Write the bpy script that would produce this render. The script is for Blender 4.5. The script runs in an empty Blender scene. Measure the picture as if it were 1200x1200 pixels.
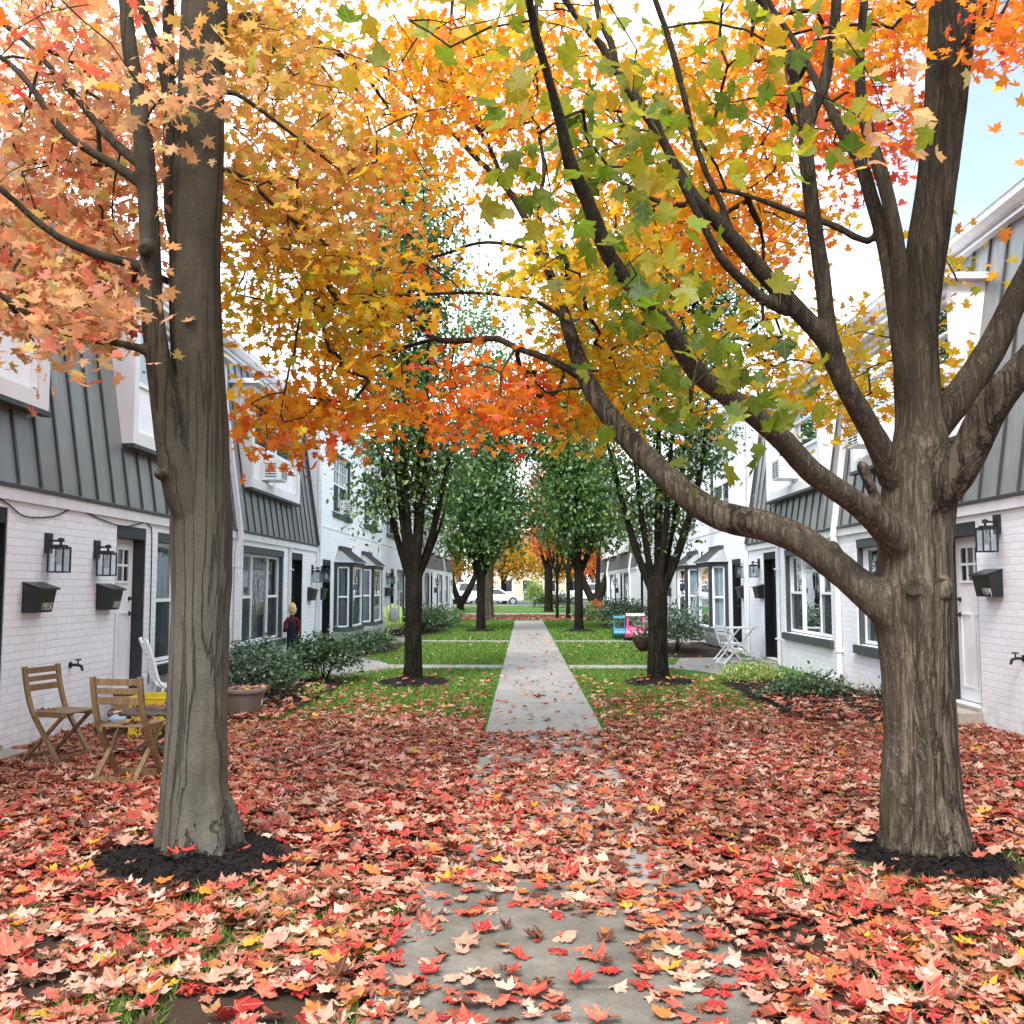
import bpy, bmesh, math, random
import numpy as np
from mathutils import Vector, Matrix, Euler
random.seed(7); RNG = np.random.default_rng(7)
S = bpy.context.scene; COL = S.collection
R = math.radians
# ------------------------------------------------------------------ camera
F = 1108.0; H = 1.5
TH = math.atan(88/F); PS = math.atan(14/F*math.cos(TH))
sp_, cp_, st_, ct_ = math.sin(PS), math.cos(PS), math.sin(TH), math.cos(TH)
FW = np.array((-sp_*ct_, cp_*ct_, st_)); RT = np.array((cp_, sp_, 0)); UP = np.array((sp_*st_, -cp_*st_, ct_))
def at(px, py, Y):
    d = FW + (px-600)/F*RT + (600-py)/F*UP
    t = Y/d[1]; return np.array((d[0]*t, Y, H+d[2]*t))
cd = bpy.data.cameras.new('Camera'); cam = bpy.data.objects.new('Camera', cd); COL.objects.link(cam)
cam.matrix_world = Matrix(((RT[0], UP[0], -FW[0], 0), (RT[1], UP[1], -FW[1], 0), (RT[2], UP[2], -FW[2], H), (0, 0, 0, 1)))
cd.sensor_width = 36; cd.lens = 36*F/1200; cd.clip_end = 3000; cd.clip_start = 0.05
S.camera = cam

# ------------------------------------------------------------------ materials
class NT:
    def __init__(s, name):
        s.m = bpy.data.materials.new(name); s.m.use_nodes = True
        s.t = s.m.node_tree; s.t.nodes.clear()
        s.out = s.n('ShaderNodeOutputMaterial')
    def n(s, typ, **kw):
        nd = s.t.nodes.new(typ)
        for k, v in kw.items():
            if k in nd.inputs: s.set(nd, k, v)
            else: setattr(nd, k, v)
        return nd
    def set(s, nd, k, v):
        i = nd.inputs[k]
        if isinstance(v, bpy.types.NodeSocket): s.t.links.new(v, i)
        elif isinstance(v, bpy.types.Node): s.t.links.new(v.outputs[0], i)
        else: i.default_value = v
    def coords(s, scale=(1, 1, 1), kind='Object'):
        tc = s.n('ShaderNodeTexCoord'); mp = s.n('ShaderNodeMapping')
        s.t.links.new(tc.outputs[kind], mp.inputs['Vector']); mp.inputs['Scale'].default_value = scale
        return mp.outputs[0]
    def noise(s, scale, vec=None, detail=6, rough=.6, dist=0):
        nd = s.n('ShaderNodeTexNoise'); nd.inputs['Scale'].default_value = scale
        nd.inputs['Detail'].default_value = detail; nd.inputs['Roughness'].default_value = rough
        nd.inputs['Distortion'].default_value = dist
        if vec is not None: s.t.links.new(vec, nd.inputs['Vector'])
        return nd.outputs['Fac']
    def ramp(s, fac, stops, interp='LINEAR'):
        nd = s.n('ShaderNodeValToRGB'); s.t.links.new(fac, nd.inputs[0]); cr = nd.color_ramp; cr.interpolation = interp
        while len(cr.elements) < len(stops): cr.elements.new(0.5)
        for e, (p, c) in zip(cr.elements, stops):
            e.position = p; e.color = (c[0], c[1], c[2], 1) if not isinstance(c, (int, float)) else (c, c, c, 1)
        return nd.outputs[0]
    def mix(s, f, a, b, mode='MIX'):
        nd = s.n('ShaderNodeMix', data_type='RGBA', blend_type=mode)
        for i, v in ((0, f), (6, a), (7, b)):
            if isinstance(v, bpy.types.NodeSocket): s.t.links.new(v, nd.inputs[i])
            elif i == 0: nd.inputs[0].default_value = v
            else: nd.inputs[i].default_value = (*v, 1) if len(v) == 3 else v
        return nd.outputs[2]
    def math(s, op, a, b=0.0, c=0.0, clamp=False):
        nd = s.n('ShaderNodeMath', operation=op); nd.use_clamp = clamp
        for i, v in enumerate((a, b, c)):
            if isinstance(v, bpy.types.NodeSocket): s.t.links.new(v, nd.inputs[i])
            else: nd.inputs[i].default_value = v
        return nd.outputs[0]
    def bump(s, h, strength=.5, dist=.01, prev=None):
        nd = s.n('ShaderNodeBump'); s.t.links.new(h, nd.inputs['Height'])
        nd.inputs['Strength'].default_value = strength; nd.inputs['Distance'].default_value = dist
        if prev is not None: s.t.links.new(prev, nd.inputs['Normal'])
        return nd.outputs[0]
    def bsdf(s, color, rough=.6, normal=None, metallic=0., spec=.4, **kw):
        b = s.n('ShaderNodeBsdfPrincipled')
        s.set(b, 'Base Color', color if isinstance(color, bpy.types.NodeSocket) else (*color, 1))
        s.set(b, 'Roughness', rough); s.set(b, 'Metallic', metallic); s.set(b, 'Specular IOR Level', spec)
        if normal is not None: s.set(b, 'Normal', normal)
        s.t.links.new(b.outputs[0], s.out.inputs[0]); return b

def simple(name, col, rough=.6, var=.15, scale=8, bump=0., metallic=0., spec=.4, stretch=(1, 1, 1)):
    t = NT(name); v = t.coords(stretch)
    f = t.noise(scale, v)
    a = tuple(min(1, c*(1-var)) for c in col); b = tuple(min(1, c*(1+var)) for c in col)
    c = t.ramp(f, [(.3, a), (.7, b)])
    nm = t.bump(t.noise(scale*6, v), bump, .004) if bump else None
    t.bsdf(c, rough, nm, metallic, spec); return t.m

def m_brick():
    t = NT('painted_brick'); tc = t.n('ShaderNodeTexCoord'); sx = t.n('ShaderNodeSeparateXYZ', Vector=tc.outputs['Object'])
    u = t.math('ADD', sx.outputs[0], sx.outputs[1]); cx = t.n('ShaderNodeCombineXYZ', X=u, Y=sx.outputs[2])
    wob = t.noise(3, tc.outputs['Object'], 3)
    b = t.n('ShaderNodeTexBrick'); t.t.links.new(cx.outputs[0], b.inputs['Vector'])
    for k, v in (('Scale', 1), ('Mortar Size', .0055), ('Mortar Smooth', .35), ('Brick Width', .215), ('Row Height', .075)): b.inputs[k].default_value = v
    b.inputs['Color1'].default_value = (.84, .85, .88, 1); b.inputs['Color2'].default_value = (.79, .80, .83, 1); b.inputs['Mortar'].default_value = (.67, .68, .71, 1)
    dirt = t.noise(1.3, tc.outputs['Object'], 8, .7)
    low = t.math('SUBTRACT', 1.0, t.math('MULTIPLY', sx.outputs[2], 2.2), clamp=True)
    stain = t.math('MULTIPLY', low, t.ramp(t.noise(7, tc.outputs['Object'], 6), [(.4, 0.), (.75, .8)]))
    c = t.mix(t.ramp(dirt, [(.45, 0.), (.8, .22)]), b.outputs[0], (.60, .59, .61))
    c = t.mix(stain, c, (.46, .42, .37))
    drip = t.math('MULTIPLY', t.ramp(t.noise(9, t.coords((1, 1, .09)), 5), [(.56, 0.), (.78, .34)]), t.ramp(t.noise(.8, tc.outputs['Object'], 3), [(.4, 0.), (.62, 1.)]))
    c = t.mix(drip, c, (.50, .48, .46))
    h = t.math('SUBTRACT', 1.0, b.outputs['Fac'])
    fine = t.noise(60, tc.outputs['Object'], 4)
    n1 = t.bump(h, .6, .007); n2 = t.bump(fine, .25, .004, n1); n3 = t.bump(wob, .2, .02, n2)
    t.bsdf(c, .55, n3, spec=.35); return t.m

def m_metal():
    t = NT('standing_seam_metal'); v = t.coords((1, 1, .12))
    f = t.noise(16, v, 4); g = t.noise(1.2, t.coords(), 4)
    c = t.mix(t.ramp(g, [(.35, 0.), (.7, 1.)]), (.20, .206, .202), (.28, .286, .28))
    oil = t.noise(5, t.coords((1, 2.2, .35)), 2)
    n = t.bump(oil, .35, .03)
    t.bsdf(c, t.ramp(f, [(.3, .30), (.7, .5)]), n, metallic=.35, spec=.5); return t.m

def m_bark(name, dark, light, lichen=.0, k1=.9, k2=.6, furrow=12., fz=.13, limb=None, zl=2.2, fzg=None, w1=.055):
    """vertical furrows from thin level lines of stretched noise, cross banding and pale lichen flecks"""
    t = NT(name); o = t.coords(); v = t.coords((1, 1, fz))
    def line(scale, w, dist=.5):
        a = t.math('ABSOLUTE', t.math('SUBTRACT', t.noise(scale, v, 5, .62, dist), .5)); return t.ramp(a, [(0, 0.), (w*.35, .25), (w, 1.)])
    l1 = line(furrow, w1); l2 = line(furrow*2.6, .07)
    sel = t.ramp(t.noise(2.0, v, 3), [(.36, .25), (.62, 1.)])
    c1 = t.math('MULTIPLY', t.math('MULTIPLY', t.math('SUBTRACT', 1.0, l1), sel), k1); c2 = t.math('MULTIPLY', t.math('SUBTRACT', 1.0, l2), k2)
    hz = t.noise(26, t.coords((1, 1, 5.)), 5, .75); big = t.noise(3.2, o, 8, .72); gr = t.noise(90, t.coords((1, 1, fzg or fz)), 6, .85)
    base = t.ramp(t.math('ADD', t.math('ADD', t.math('MULTIPLY', big, .38), t.math('MULTIPLY', hz, .27)), t.math('MULTIPLY', gr, .35)), [(.30, dark), (.50, tuple((p+q)*.48 for p, q in zip(dark, light))), (.70, light)])
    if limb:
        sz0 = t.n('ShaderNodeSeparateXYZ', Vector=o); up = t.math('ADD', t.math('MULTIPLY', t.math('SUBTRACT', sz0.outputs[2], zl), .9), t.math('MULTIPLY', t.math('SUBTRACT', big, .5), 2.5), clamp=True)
        base = t.mix(up, base, t.ramp(t.math('ADD', t.math('MULTIPLY', big, .5), t.math('MULTIPLY', gr, .5)), [(.34, limb[0]), (.66, limb[1])]))  # darker with height: mossy limb bark, with backlit shade put into the colour
    c = t.mix(c2, base, tuple(x*.45 for x in dark)); c = t.mix(c1, c, tuple(x*.22 for x in dark))
    if lichen:
        sz = t.n('ShaderNodeSeparateXYZ', Vector=o); lo = t.math('SUBTRACT', 1.0, t.math('MULTIPLY', t.math('ABSOLUTE', t.math('SUBTRACT', sz.outputs[2], .55)), 1.0), clamp=True)
        l = t.math('MULTIPLY', t.math('MULTIPLY', t.ramp(t.noise(75, t.coords((1, 1, .6)), 3), [(.60, 0.), (.66, 1.)]), t.ramp(t.noise(3, o, 4), [(.42, 0.), (.60, lichen)])), lo)
        c = t.mix(l, c, (.30, .29, .25))
    h = t.math('SUBTRACT', 1.0, t.math('MAXIMUM', c1, t.math('MULTIPLY', c2, .6)))
    n1 = t.bump(h, 1., .022); n2 = t.bump(hz, .4, .008, n1); n3 = t.bump(gr, .55, .008, n2)
    t.bsdf(c, .88, n3, spec=.12); return t.m

def m_leaf(name, trans=.45, gloss=.06, rough=.5, vein=0., spots=0.):
    t = NT(name); a = t.n('ShaderNodeAttribute', attribute_name='Col')
    no = t.noise(45, t.coords(), 3)
    c = t.mix(.30, a.outputs['Color'], t.ramp(no, [(.3, .55), (.7, 1.)]), 'MULTIPLY')
    nm = None
    if vein:
        l = t.n('ShaderNodeAttribute', attribute_name='Loc'); sx = t.n('ShaderNodeSeparateXYZ', Vector=l.outputs['Vector'])
        x = t.math('ABSOLUTE', sx.outputs[0]); y = t.math('ADD', sx.outputs[1], .22)
        ang = t.math('ARCTAN2', x, y); r = t.math('SQRT', t.math('ADD', t.math('MULTIPLY', x, x), t.math('MULTIPLY', y, y)))
        d = None
        for a0 in (0., .98, 1.85):
            q = t.math('MULTIPLY', t.math('ABSOLUTE', t.math('SUBTRACT', ang, a0)), r); d = q if d is None else t.math('MINIMUM', d, q)
        side = t.math('ABSOLUTE', t.math('SUBTRACT', t.math('FRACT', t.math('MULTIPLY', t.math('ADD', y, t.math('MULTIPLY', x, -.75)), 6.)), .5))
        vn = t.math('MAXIMUM', t.ramp(d, [(.006, 1.), (.026, 0.)]), t.math('MULTIPLY', t.ramp(side, [(.0, 1.), (.09, 0.)]), .4))
        c = t.mix(t.math('MULTIPLY', vn, vein), c, t.mix(.5, c, (.75, .62, .30)))
        nm = t.bump(vn, .5, .003)
    if spots:
        s = t.math('MULTIPLY', t.ramp(t.noise(140, t.coords(), 3), [(.58, 0.), (.66, 1.)]), spots)
        c = t.mix(s, c, (.07, .03, .02))
    d_ = t.n('ShaderNodeBsdfDiffuse', Color=c); tr = t.n('ShaderNodeBsdfTranslucent', Color=c)
    if nm is not None: t.set(d_, 'Normal', nm)
    mx = t.n('ShaderNodeMixShader', Fac=trans); t.t.links.new(d_.outputs[0], mx.inputs[1]); t.t.links.new(tr.outputs[0], mx.inputs[2])
    g = t.n('ShaderNodeBsdfGlossy', Roughness=rough); m2 = t.n('ShaderNodeMixShader', Fac=gloss)
    t.t.links.new(mx.outputs[0], m2.inputs[1]); t.t.links.new(g.outputs[0], m2.inputs[2])
    t.t.links.new(m2.outputs[0], t.out.inputs[0]); return t.m

def m_concrete(name, col, dark, scale=1.):
    t = NT(name); v = t.coords()
    big = t.noise(1.1*scale, v, 6, .65); mid = t.noise(9*scale, v, 6, .7); fine = t.noise(120, v, 3)
    c = t.mix(t.ramp(big, [(.36, 1.), (.62, 0.)]), col, dark)
    c = t.mix(t.ramp(mid, [(.35, .5), (.65, 0.)]), c, dark)
    c = t.mix(t.ramp(fine, [(.55, 0.), (.72, .35)]), c, tuple(min(1, x*1.5) for x in col))
    t.bsdf(c, t.ramp(big, [(.3, .6), (.7, .85)]), t.bump(fine, .35, .004, t.bump(mid, .2, .01)), spec=.3); return t.m

def m_lawn():
    t = NT('lawn_ground'); v = t.coords(); sx = t.n('ShaderNodeSeparateXYZ', Vector=v)
    f = t.noise(60, v, 5, .7); g = t.noise(.9, v, 5)
    green = t.mix(t.ramp(g, [(.3, 0.), (.7, 1.)]), (.045, .11, .018), (.09, .18, .03))
    green = t.mix(t.ramp(f, [(.3, .6), (.65, 0.)]), green, (.022, .03, .010))
    soil = t.mix(f, (.03, .02, .014), (.075, .045, .03))
    near = t.ramp(t.math('ADD', sx.outputs[1], t.math('MULTIPLY', t.math('SUBTRACT', g, .5), 3.)), [(0, 1.), (1, 1.)])
    k = t.math('SUBTRACT', 11.0, t.math('ADD', sx.outputs[1], t.math('MULTIPLY', g, 3.0)), clamp=True)
    c = t.mix(k, green, soil)
    t.bsdf(c, .9, t.bump(f, .6, .02), spec=.1); return t.m

def m_glass():
    t = NT('window_glass'); tr = t.n('ShaderNodeBsdfTransparent', Color=(.80, .86, .88, 1)); g = t.n('ShaderNodeBsdfGlossy', Color=(.9, .95, 1, 1), Roughness=.02)
    fr = t.n('ShaderNodeFresnel', IOR=1.5); f = t.math('ADD', t.math('MULTIPLY', fr.outputs[0], 1.0), .07, clamp=True)
    wav = t.bump(t.noise(1.3, t.coords(), 2), .05, .05); t.set(g, 'Normal', wav)
    mx = t.n('ShaderNodeMixShader', Fac=f); t.t.links.new(tr.outputs[0], mx.inputs[1]); t.t.links.new(g.outputs[0], mx.inputs[2])
    t.t.links.new(mx.outputs[0], t.out.inputs[0]); return t.m
def m_screen():
    t = NT('insect_screen'); tr = t.n('ShaderNodeBsdfTransparent'); d = t.n('ShaderNodeBsdfDiffuse', Color=(.05, .06, .07, 1))
    mx = t.n('ShaderNodeMixShader', Fac=.62); t.t.links.new(tr.outputs[0], mx.inputs[1]); t.t.links.new(d.outputs[0], mx.inputs[2])
    t.t.links.new(mx.outputs[0], t.out.inputs[0]); return t.m
def m_curtain():
    t = NT('curtain_cloth'); v = t.coords((1, 1, .03)); f = t.noise(14, v, 3)
    t.bsdf(t.ramp(f, [(.35, (.20, .25, .28)), (.65, (.46, .52, .55))]), .9, t.bump(f, .6, .03), spec=.1); return t.m
def m_plaid():
    t = NT('plaid_cloth'); v = t.coords((45, 45, 45)); w = t.n('ShaderNodeTexChecker', Scale=1.0); t.t.links.new(v, w.inputs['Vector'])
    w.inputs[1].default_value = (.20, .015, .015, 1); w.inputs[2].default_value = (.05, .008, .01, 1)
    t.bsdf(w.outputs[0], .9); return t.m

M = dict(
 brick=m_brick(), metal=m_metal(), seam=simple('seam_metal', (.06, .063, .06), .45, metallic=.3),
 white=simple('white_paint', (.78, .77, .78), .5, .06, 3, .1), trim=simple('white_trim', (.70, .69, .70), .5, .10, 5, .15),
 pinkwhite=simple('dormer_panel', (.74, .72, .725), .55, .05, 2), vinyl=simple('white_vinyl', (.82, .83, .84), .35, .04, 4),
 dark=simple('charcoal_paint', (.028, .031, .036), .45, .2, 6), black=simple('black_paint', (.008, .008, .009), .4, .2), blackm=simple('black_metal', (.012, .013, .013), .38, .25, 30, .1, spec=.5),
 lintel=simple('grey_board', (.055, .065, .068), .55, .15, 8), glass=m_glass(), screen=m_screen(), curtain=m_curtain(),
 concrete=m_concrete('path_concrete', (.275, .255, .228), (.18, .166, .146)), slab=m_concrete('old_slab_concrete', (.205, .182, .148), (.085, .073, .058), 2.2),
 stone=m_concrete('step_stone', (.42, .37, .30), (.28, .24, .20), 3), lawn=m_lawn(),
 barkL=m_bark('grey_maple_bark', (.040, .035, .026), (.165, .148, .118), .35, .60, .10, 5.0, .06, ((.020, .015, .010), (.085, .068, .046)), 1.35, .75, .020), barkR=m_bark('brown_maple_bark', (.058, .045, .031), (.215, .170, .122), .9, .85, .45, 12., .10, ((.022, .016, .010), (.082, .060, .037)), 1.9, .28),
 barkdark=m_bark('dark_tree_bark', (.014, .011, .007), (.045, .036, .025), 0, .9, .6, 14., .14),
 leaf=m_leaf('maple_leaf', .58, .02, .5, .30), gleaf=m_leaf('green_leaf', .38, .07, .45), fallen=m_leaf('fallen_leaf', .12, .035, .42, .5, .55), grass=m_leaf('grass_blade', .35, .03),
 mulch=simple('bark_mulch', (.014, .011, .010), .9, .6, 40, .8, spec=.1), bedmulch=simple('bed_mulch', (.03, .019, .014), .9, .6, 40, .8, spec=.1),
 wood=simple('acacia_wood', (.20, .125, .06), .5, .35, 7, .15, stretch=(6, 6, 1)), darkwood=simple('dark_wood', (.075, .045, .030), .55, .35, 9, .15),
 yellow=simple('yellow_plastic', (.72, .55, .03), .4, .08), pot=simple('taupe_plastic', (.155, .12, .105), .45, .08, 5), lime=simple('lime_plastic', (.40, .55, .10), .4, .06), greycush=simple('grey_cushion', (.30, .29, .30), .9, .12, 12, .2),
 pink=simple('pink_plastic', (.70, .05, .20), .35, .06), palepink=simple('pale_pink_plastic', (.80, .32, .42), .35, .06), teal=simple('teal_plastic', (.01, .16, .22), .35, .1), alu=simple('aluminium', (.45, .47, .49), .35, .1, 9, metallic=.6),
 coir=simple('brown_coir', (.06, .032, .02), .95, .4, 40, .6), skin=simple('pale_sacking', (.72, .56, .28), .85, .08, 20, .2), plaid=m_plaid(), navy=simple('navy_denim', (.012, .016, .04), .9, .2, 20), straw=simple('straw', (.50, .36, .14), .9, .2, 30),
 bluebag=simple('pale_blue_bag', (.42, .56, .68), .4, .1, 12, .2), card=simple('cardboard', (.36, .23, .12), .8, .1), wicker=simple('grey_mesh', (.32, .31, .29), .8, .2, 30, .3),
 carwhite=simple('white_car_paint', (.78, .79, .80), .2, .02, spec=.6), carsilver=simple('silver_car_paint', (.50, .52, .55), .25, .02, metallic=.4), carglass=simple('tinted_glass', (.02, .025, .03), .08, .1, spec=.7), tyre=simple('rubber', (.012, .012, .012), .8), beige=simple('beige_siding', (.48, .38, .29), .8, .08, 3), redbrick=simple('far_brick', (.33, .20, .14), .85, .15, 9), roof=simple('grey_shingle', (.09, .085, .085), .9, .2, 12, .3),
 asphalt=simple('asphalt', (.055, .055, .057), .9, .2, 20, .3), bulb=simple('frosted_bulb', (.8, .8, .78), .3, .02), numb=simple('white_numerals', (.82, .82, .80), .5, .02), cut=simple('cut_wood', (.036, .025, .016), .9, .3, 30, .4), soil=simple('potting_soil', (.03, .02, .015), .95, .4, 30, .4),
 amber=simple('amber_lens', (.5, .12, .02), .3), lamp=simple('clear_lens', (.7, .72, .75), .15))

# ------------------------------------------------------------------ object helpers
W = {}
def mesh_obj(name, me, mat, parent=None):
    o = bpy.data.objects.new(name, me); COL.objects.link(o); me.materials.append(mat)
    if parent is not None: o.parent = parent; W[o] = W.get(parent, Matrix())
    return o
def tag(o, label=None, cat=None, group=None, kind=None):
    if label: o['label'] = label
    if cat: o['category'] = cat
    if group: o['group'] = group
    if kind: o['kind'] = kind
    return o
def thing(name, loc, label, cat, group=None, rz=0):
    o = bpy.data.objects.new(name, None); COL.objects.link(o); o.location = [float(c) for c in loc]; o.rotation_euler = (0, 0, rz)
    o.empty_display_size = .1
    W[o] = Matrix.Translation(Vector([float(c) for c in loc])) @ Matrix.Rotation(rz, 4, 'Z')
    return tag(o, label, cat, group)
KIDS = {}
def copy_tree(o, parent=None):
    c = o.copy(); COL.objects.link(c)
    if parent is not None: c.parent = parent
    for ch in list(o.children): copy_tree(ch, c)
    return c
class MB:
    def __init__(s): s.v = []; s.f = []
    def add(s, vs, fs):
        b = len(s.v); s.v += [tuple(float(c) for c in v) for v in vs]; s.f += [tuple(b+i for i in f) for f in fs]; return s
    def box(s, x0, x1, y0, y1, z0, z1):
        x0, x1 = min(x0, x1), max(x0, x1); y0, y1 = min(y0, y1), max(y0, y1); z0, z1 = min(z0, z1), max(z0, z1)
        return s.add([(x0,y0,z0),(x1,y0,z0),(x1,y1,z0),(x0,y1,z0),(x0,y0,z1),(x1,y0,z1),(x1,y1,z1),(x0,y1,z1)],
                     [(0,3,2,1),(4,5,6,7),(0,1,5,4),(1,2,6,5),(2,3,7,6),(3,0,4,7)])
    def bar(s, a, b, w, h, up=(0, 0, 1)):
        a = Vector(a); b = Vector(b); d = (b-a).normalized(); u = Vector(up)
        if abs(d.dot(u)) > .98: u = Vector((1, 0, 0))
        r = d.cross(u).normalized(); u = r.cross(d)
        c = []
        for p in (a, b):
            for i, j in ((-1,-1),(1,-1),(1,1),(-1,1)): c.append(p + r*(w/2*i) + u*(h/2*j))
        return s.add(c, [(0,1,2,3),(7,6,5,4),(0,4,5,1),(1,5,6,2),(2,6,7,3),(3,7,4,0)])
    def prism(s, poly, fn, d0, d1):
        n = len(poly); vs = [fn(p, d0) for p in poly] + [fn(p, d1) for p in poly]
        return s.add(vs, [tuple(range(n)), tuple(range(2*n-1, n-1, -1))] + [(i, (i+1) % n, n+(i+1) % n, n+i) for i in range(n)])
    def tube(s, pts, rad, n=8, cap=True, wob=None):
        pts = [Vector([float(c) for c in p]) for p in pts]; m = len(pts)
        if not hasattr(rad, '__len__'): rad = [rad]*m
        vs = []; prev = None
        for i, p in enumerate(pts):
            d = (pts[min(i+1, m-1)] - pts[max(i-1, 0)]).normalized()
            if prev is None: r = d.cross(Vector((0, 1, 0)) if abs(d.y) < .9 else Vector((1, 0, 0))).normalized()
            else: r = (prev - d*prev.dot(d)).normalized()
            prev = r; q = d.cross(r)
            for k in range(n):
                a = 2*math.pi*k/n; rr = rad[i]*(wob(p, a) if wob else 1)
                vs.append(p + (r*math.cos(a)+q*math.sin(a))*rr)
        fs = [(i*n+k, i*n+(k+1) % n, (i+1)*n+(k+1) % n, (i+1)*n+k) for i in range(m-1) for k in range(n)]
        if cap: fs += [tuple(range(n-1, -1, -1)), tuple((m-1)*n+k for k in range(n))]
        return s.add(vs, fs)
    def lathe(s, prof, c=(0, 0, 0), n=20, cap=True, sx=1, sy=1):
        vs = [(c[0]+r*math.cos(2*math.pi*k/n)*sx, c[1]+r*math.sin(2*math.pi*k/n)*sy, c[2]+z) for r, z in prof for k in range(n)]
        m = len(prof)
        fs = [(i*n+k, i*n+(k+1) % n, (i+1)*n+(k+1) % n, (i+1)*n+k) for i in range(m-1) for k in range(n)]
        if cap: fs += [tuple(range(n-1, -1, -1)), tuple((m-1)*n+k for k in range(n))]
        return s.add(vs, fs)
    def ball(s, c, rx, ry, rz, n=14, m=9):
        return s.lathe([(math.sin(math.pi*i/m)*1, -math.cos(math.pi*i/m)*rz) for i in range(1, m)], c, n, True, rx, ry)
    def build(s, name, mat, parent=None, world=True, smooth=False, bevel=0, recalc=True):
        me = bpy.data.meshes.new(name)
        vs = s.v
        if parent is not None and world:
            inv = W[parent].inverted(); vs = [inv @ Vector(v) for v in vs]
        me.from_pydata([tuple(v) for v in vs], [], s.f)
        if recalc:
            b = bmesh.new(); b.from_mesh(me); bmesh.ops.recalc_face_normals(b, faces=b.faces); b.to_mesh(me); b.free()
        if smooth: me.shade_smooth()
        o = mesh_obj(name, me, M[mat] if isinstance(mat, str) else mat, parent)
        if bevel:
            md = o.modifiers.new('bevel', 'BEVEL'); md.width = bevel; md.segments = 2; md.limit_method = 'ANGLE'
        return o
def npmesh(name, v, f, mat, parent=None, col=None, smooth=False):
    """v (N,3) world coordinates, f (M,k) uniform polygons"""
    v = np.asarray(v, dtype=np.float64)
    if parent is not None:
        Mi = np.array(W[parent].inverted()); v = v @ Mi[:3, :3].T + Mi[:3, 3]
    me = bpy.data.meshes.new(name); k = f.shape[1]
    me.vertices.add(len(v)); me.vertices.foreach_set('co', v.astype(np.float32).ravel())
    me.loops.add(f.size); me.loops.foreach_set('vertex_index', f.astype(np.int32).ravel())
    me.polygons.add(len(f)); me.polygons.foreach_set('loop_start', np.arange(0, f.size, k, dtype=np.int32))
    me.polygons.foreach_set('loop_total', np.full(len(f), k, dtype=np.int32))
    me.update(calc_edges=True); me.validate()
    if col is not None:
        ca = me.color_attributes.new('Col', 'FLOAT_COLOR', 'POINT')
        if col.shape[1] == 5:
            la = me.attributes.new('Loc', 'FLOAT_VECTOR', 'POINT'); la.data.foreach_set('vector', np.concatenate([col[:, 3:], np.zeros((len(col), 1))], 1).astype(np.float32).ravel()); col = col[:, :3]
        ca.data.foreach_set('color', np.concatenate([col, np.ones((len(col), 1))], 1).astype(np.float32).ravel())
    if smooth: me.shade_smooth()
    return mesh_obj(name, me, M[mat], parent)

# value noise for numpy
_P = RNG.random((64, 64, 64))
def vnoise(p, scale=1.0):
    q = np.asarray(p, dtype=float)*scale; i = np.floor(q).astype(int); f = q-i; f = f*f*(3-2*f); r = 0
    for a in (0, 1):
        for b in (0, 1):
            for c in (0, 1):
                w = (f[..., 0] if a else 1-f[..., 0])*(f[..., 1] if b else 1-f[..., 1])*(f[..., 2] if c else 1-f[..., 2])
                r = r + w*_P[(i[..., 0]+a) % 64, (i[..., 1]+b) % 64, (i[..., 2]+c) % 64]
    return r

# ------------------------------------------------------------------ leaves
def outline(half):
    right = half; left = [(-x, y) for x, y in reversed(half[1:-1])]
    return np.array(right + left)
MAPLE_HI = outline([(0,-.26),(.17,-.36),(.42,-.37),(.29,-.18),(.40,-.09),(.53,-.06),(.70,.16),(.51,.15),(.45,.22),(.22,.115),(.245,.32),(.335,.47),(.19,.44),(.13,.57),(0,.74)])
MAPLE_BROAD = outline([(0,-.24),(.15,-.33),(.38,-.36),(.34,-.20),(.50,-.10),(.72,.12),(.56,.17),(.50,.26),(.36,.22),(.33,.36),(.40,.50),(.24,.50),(.15,.60),(0,.80)])
MAPLE_LO = outline([(0,-.26),(.42,-.38),(.28,-.14),(.70,.14),(.21,.12),(.32,.46),(.15,.46),(0,.74)])
OVAL = outline([(0,-.5),(.26,-.15),(.24,.2),(0,.55)])
def rotmats(n, tilt, rng, flip=.0):
    """random frames: normal tilted from +z by up to 'tilt' (array of tilt angles)"""
    az = rng.random(n)*2*np.pi; tl = tilt
    nrm = np.stack([np.sin(tl)*np.cos(az), np.sin(tl)*np.sin(az), np.cos(tl)], 1)
    sp = rng.random(n)*2*np.pi
    t = np.stack([np.cos(sp), np.sin(sp), np.zeros(n)], 1); t -= nrm*(t*nrm).sum(1, keepdims=True); t /= np.linalg.norm(t, axis=1, keepdims=True)+1e-9
    b = np.cross(nrm, t); return np.stack([t, b, nrm], 2)
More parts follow.
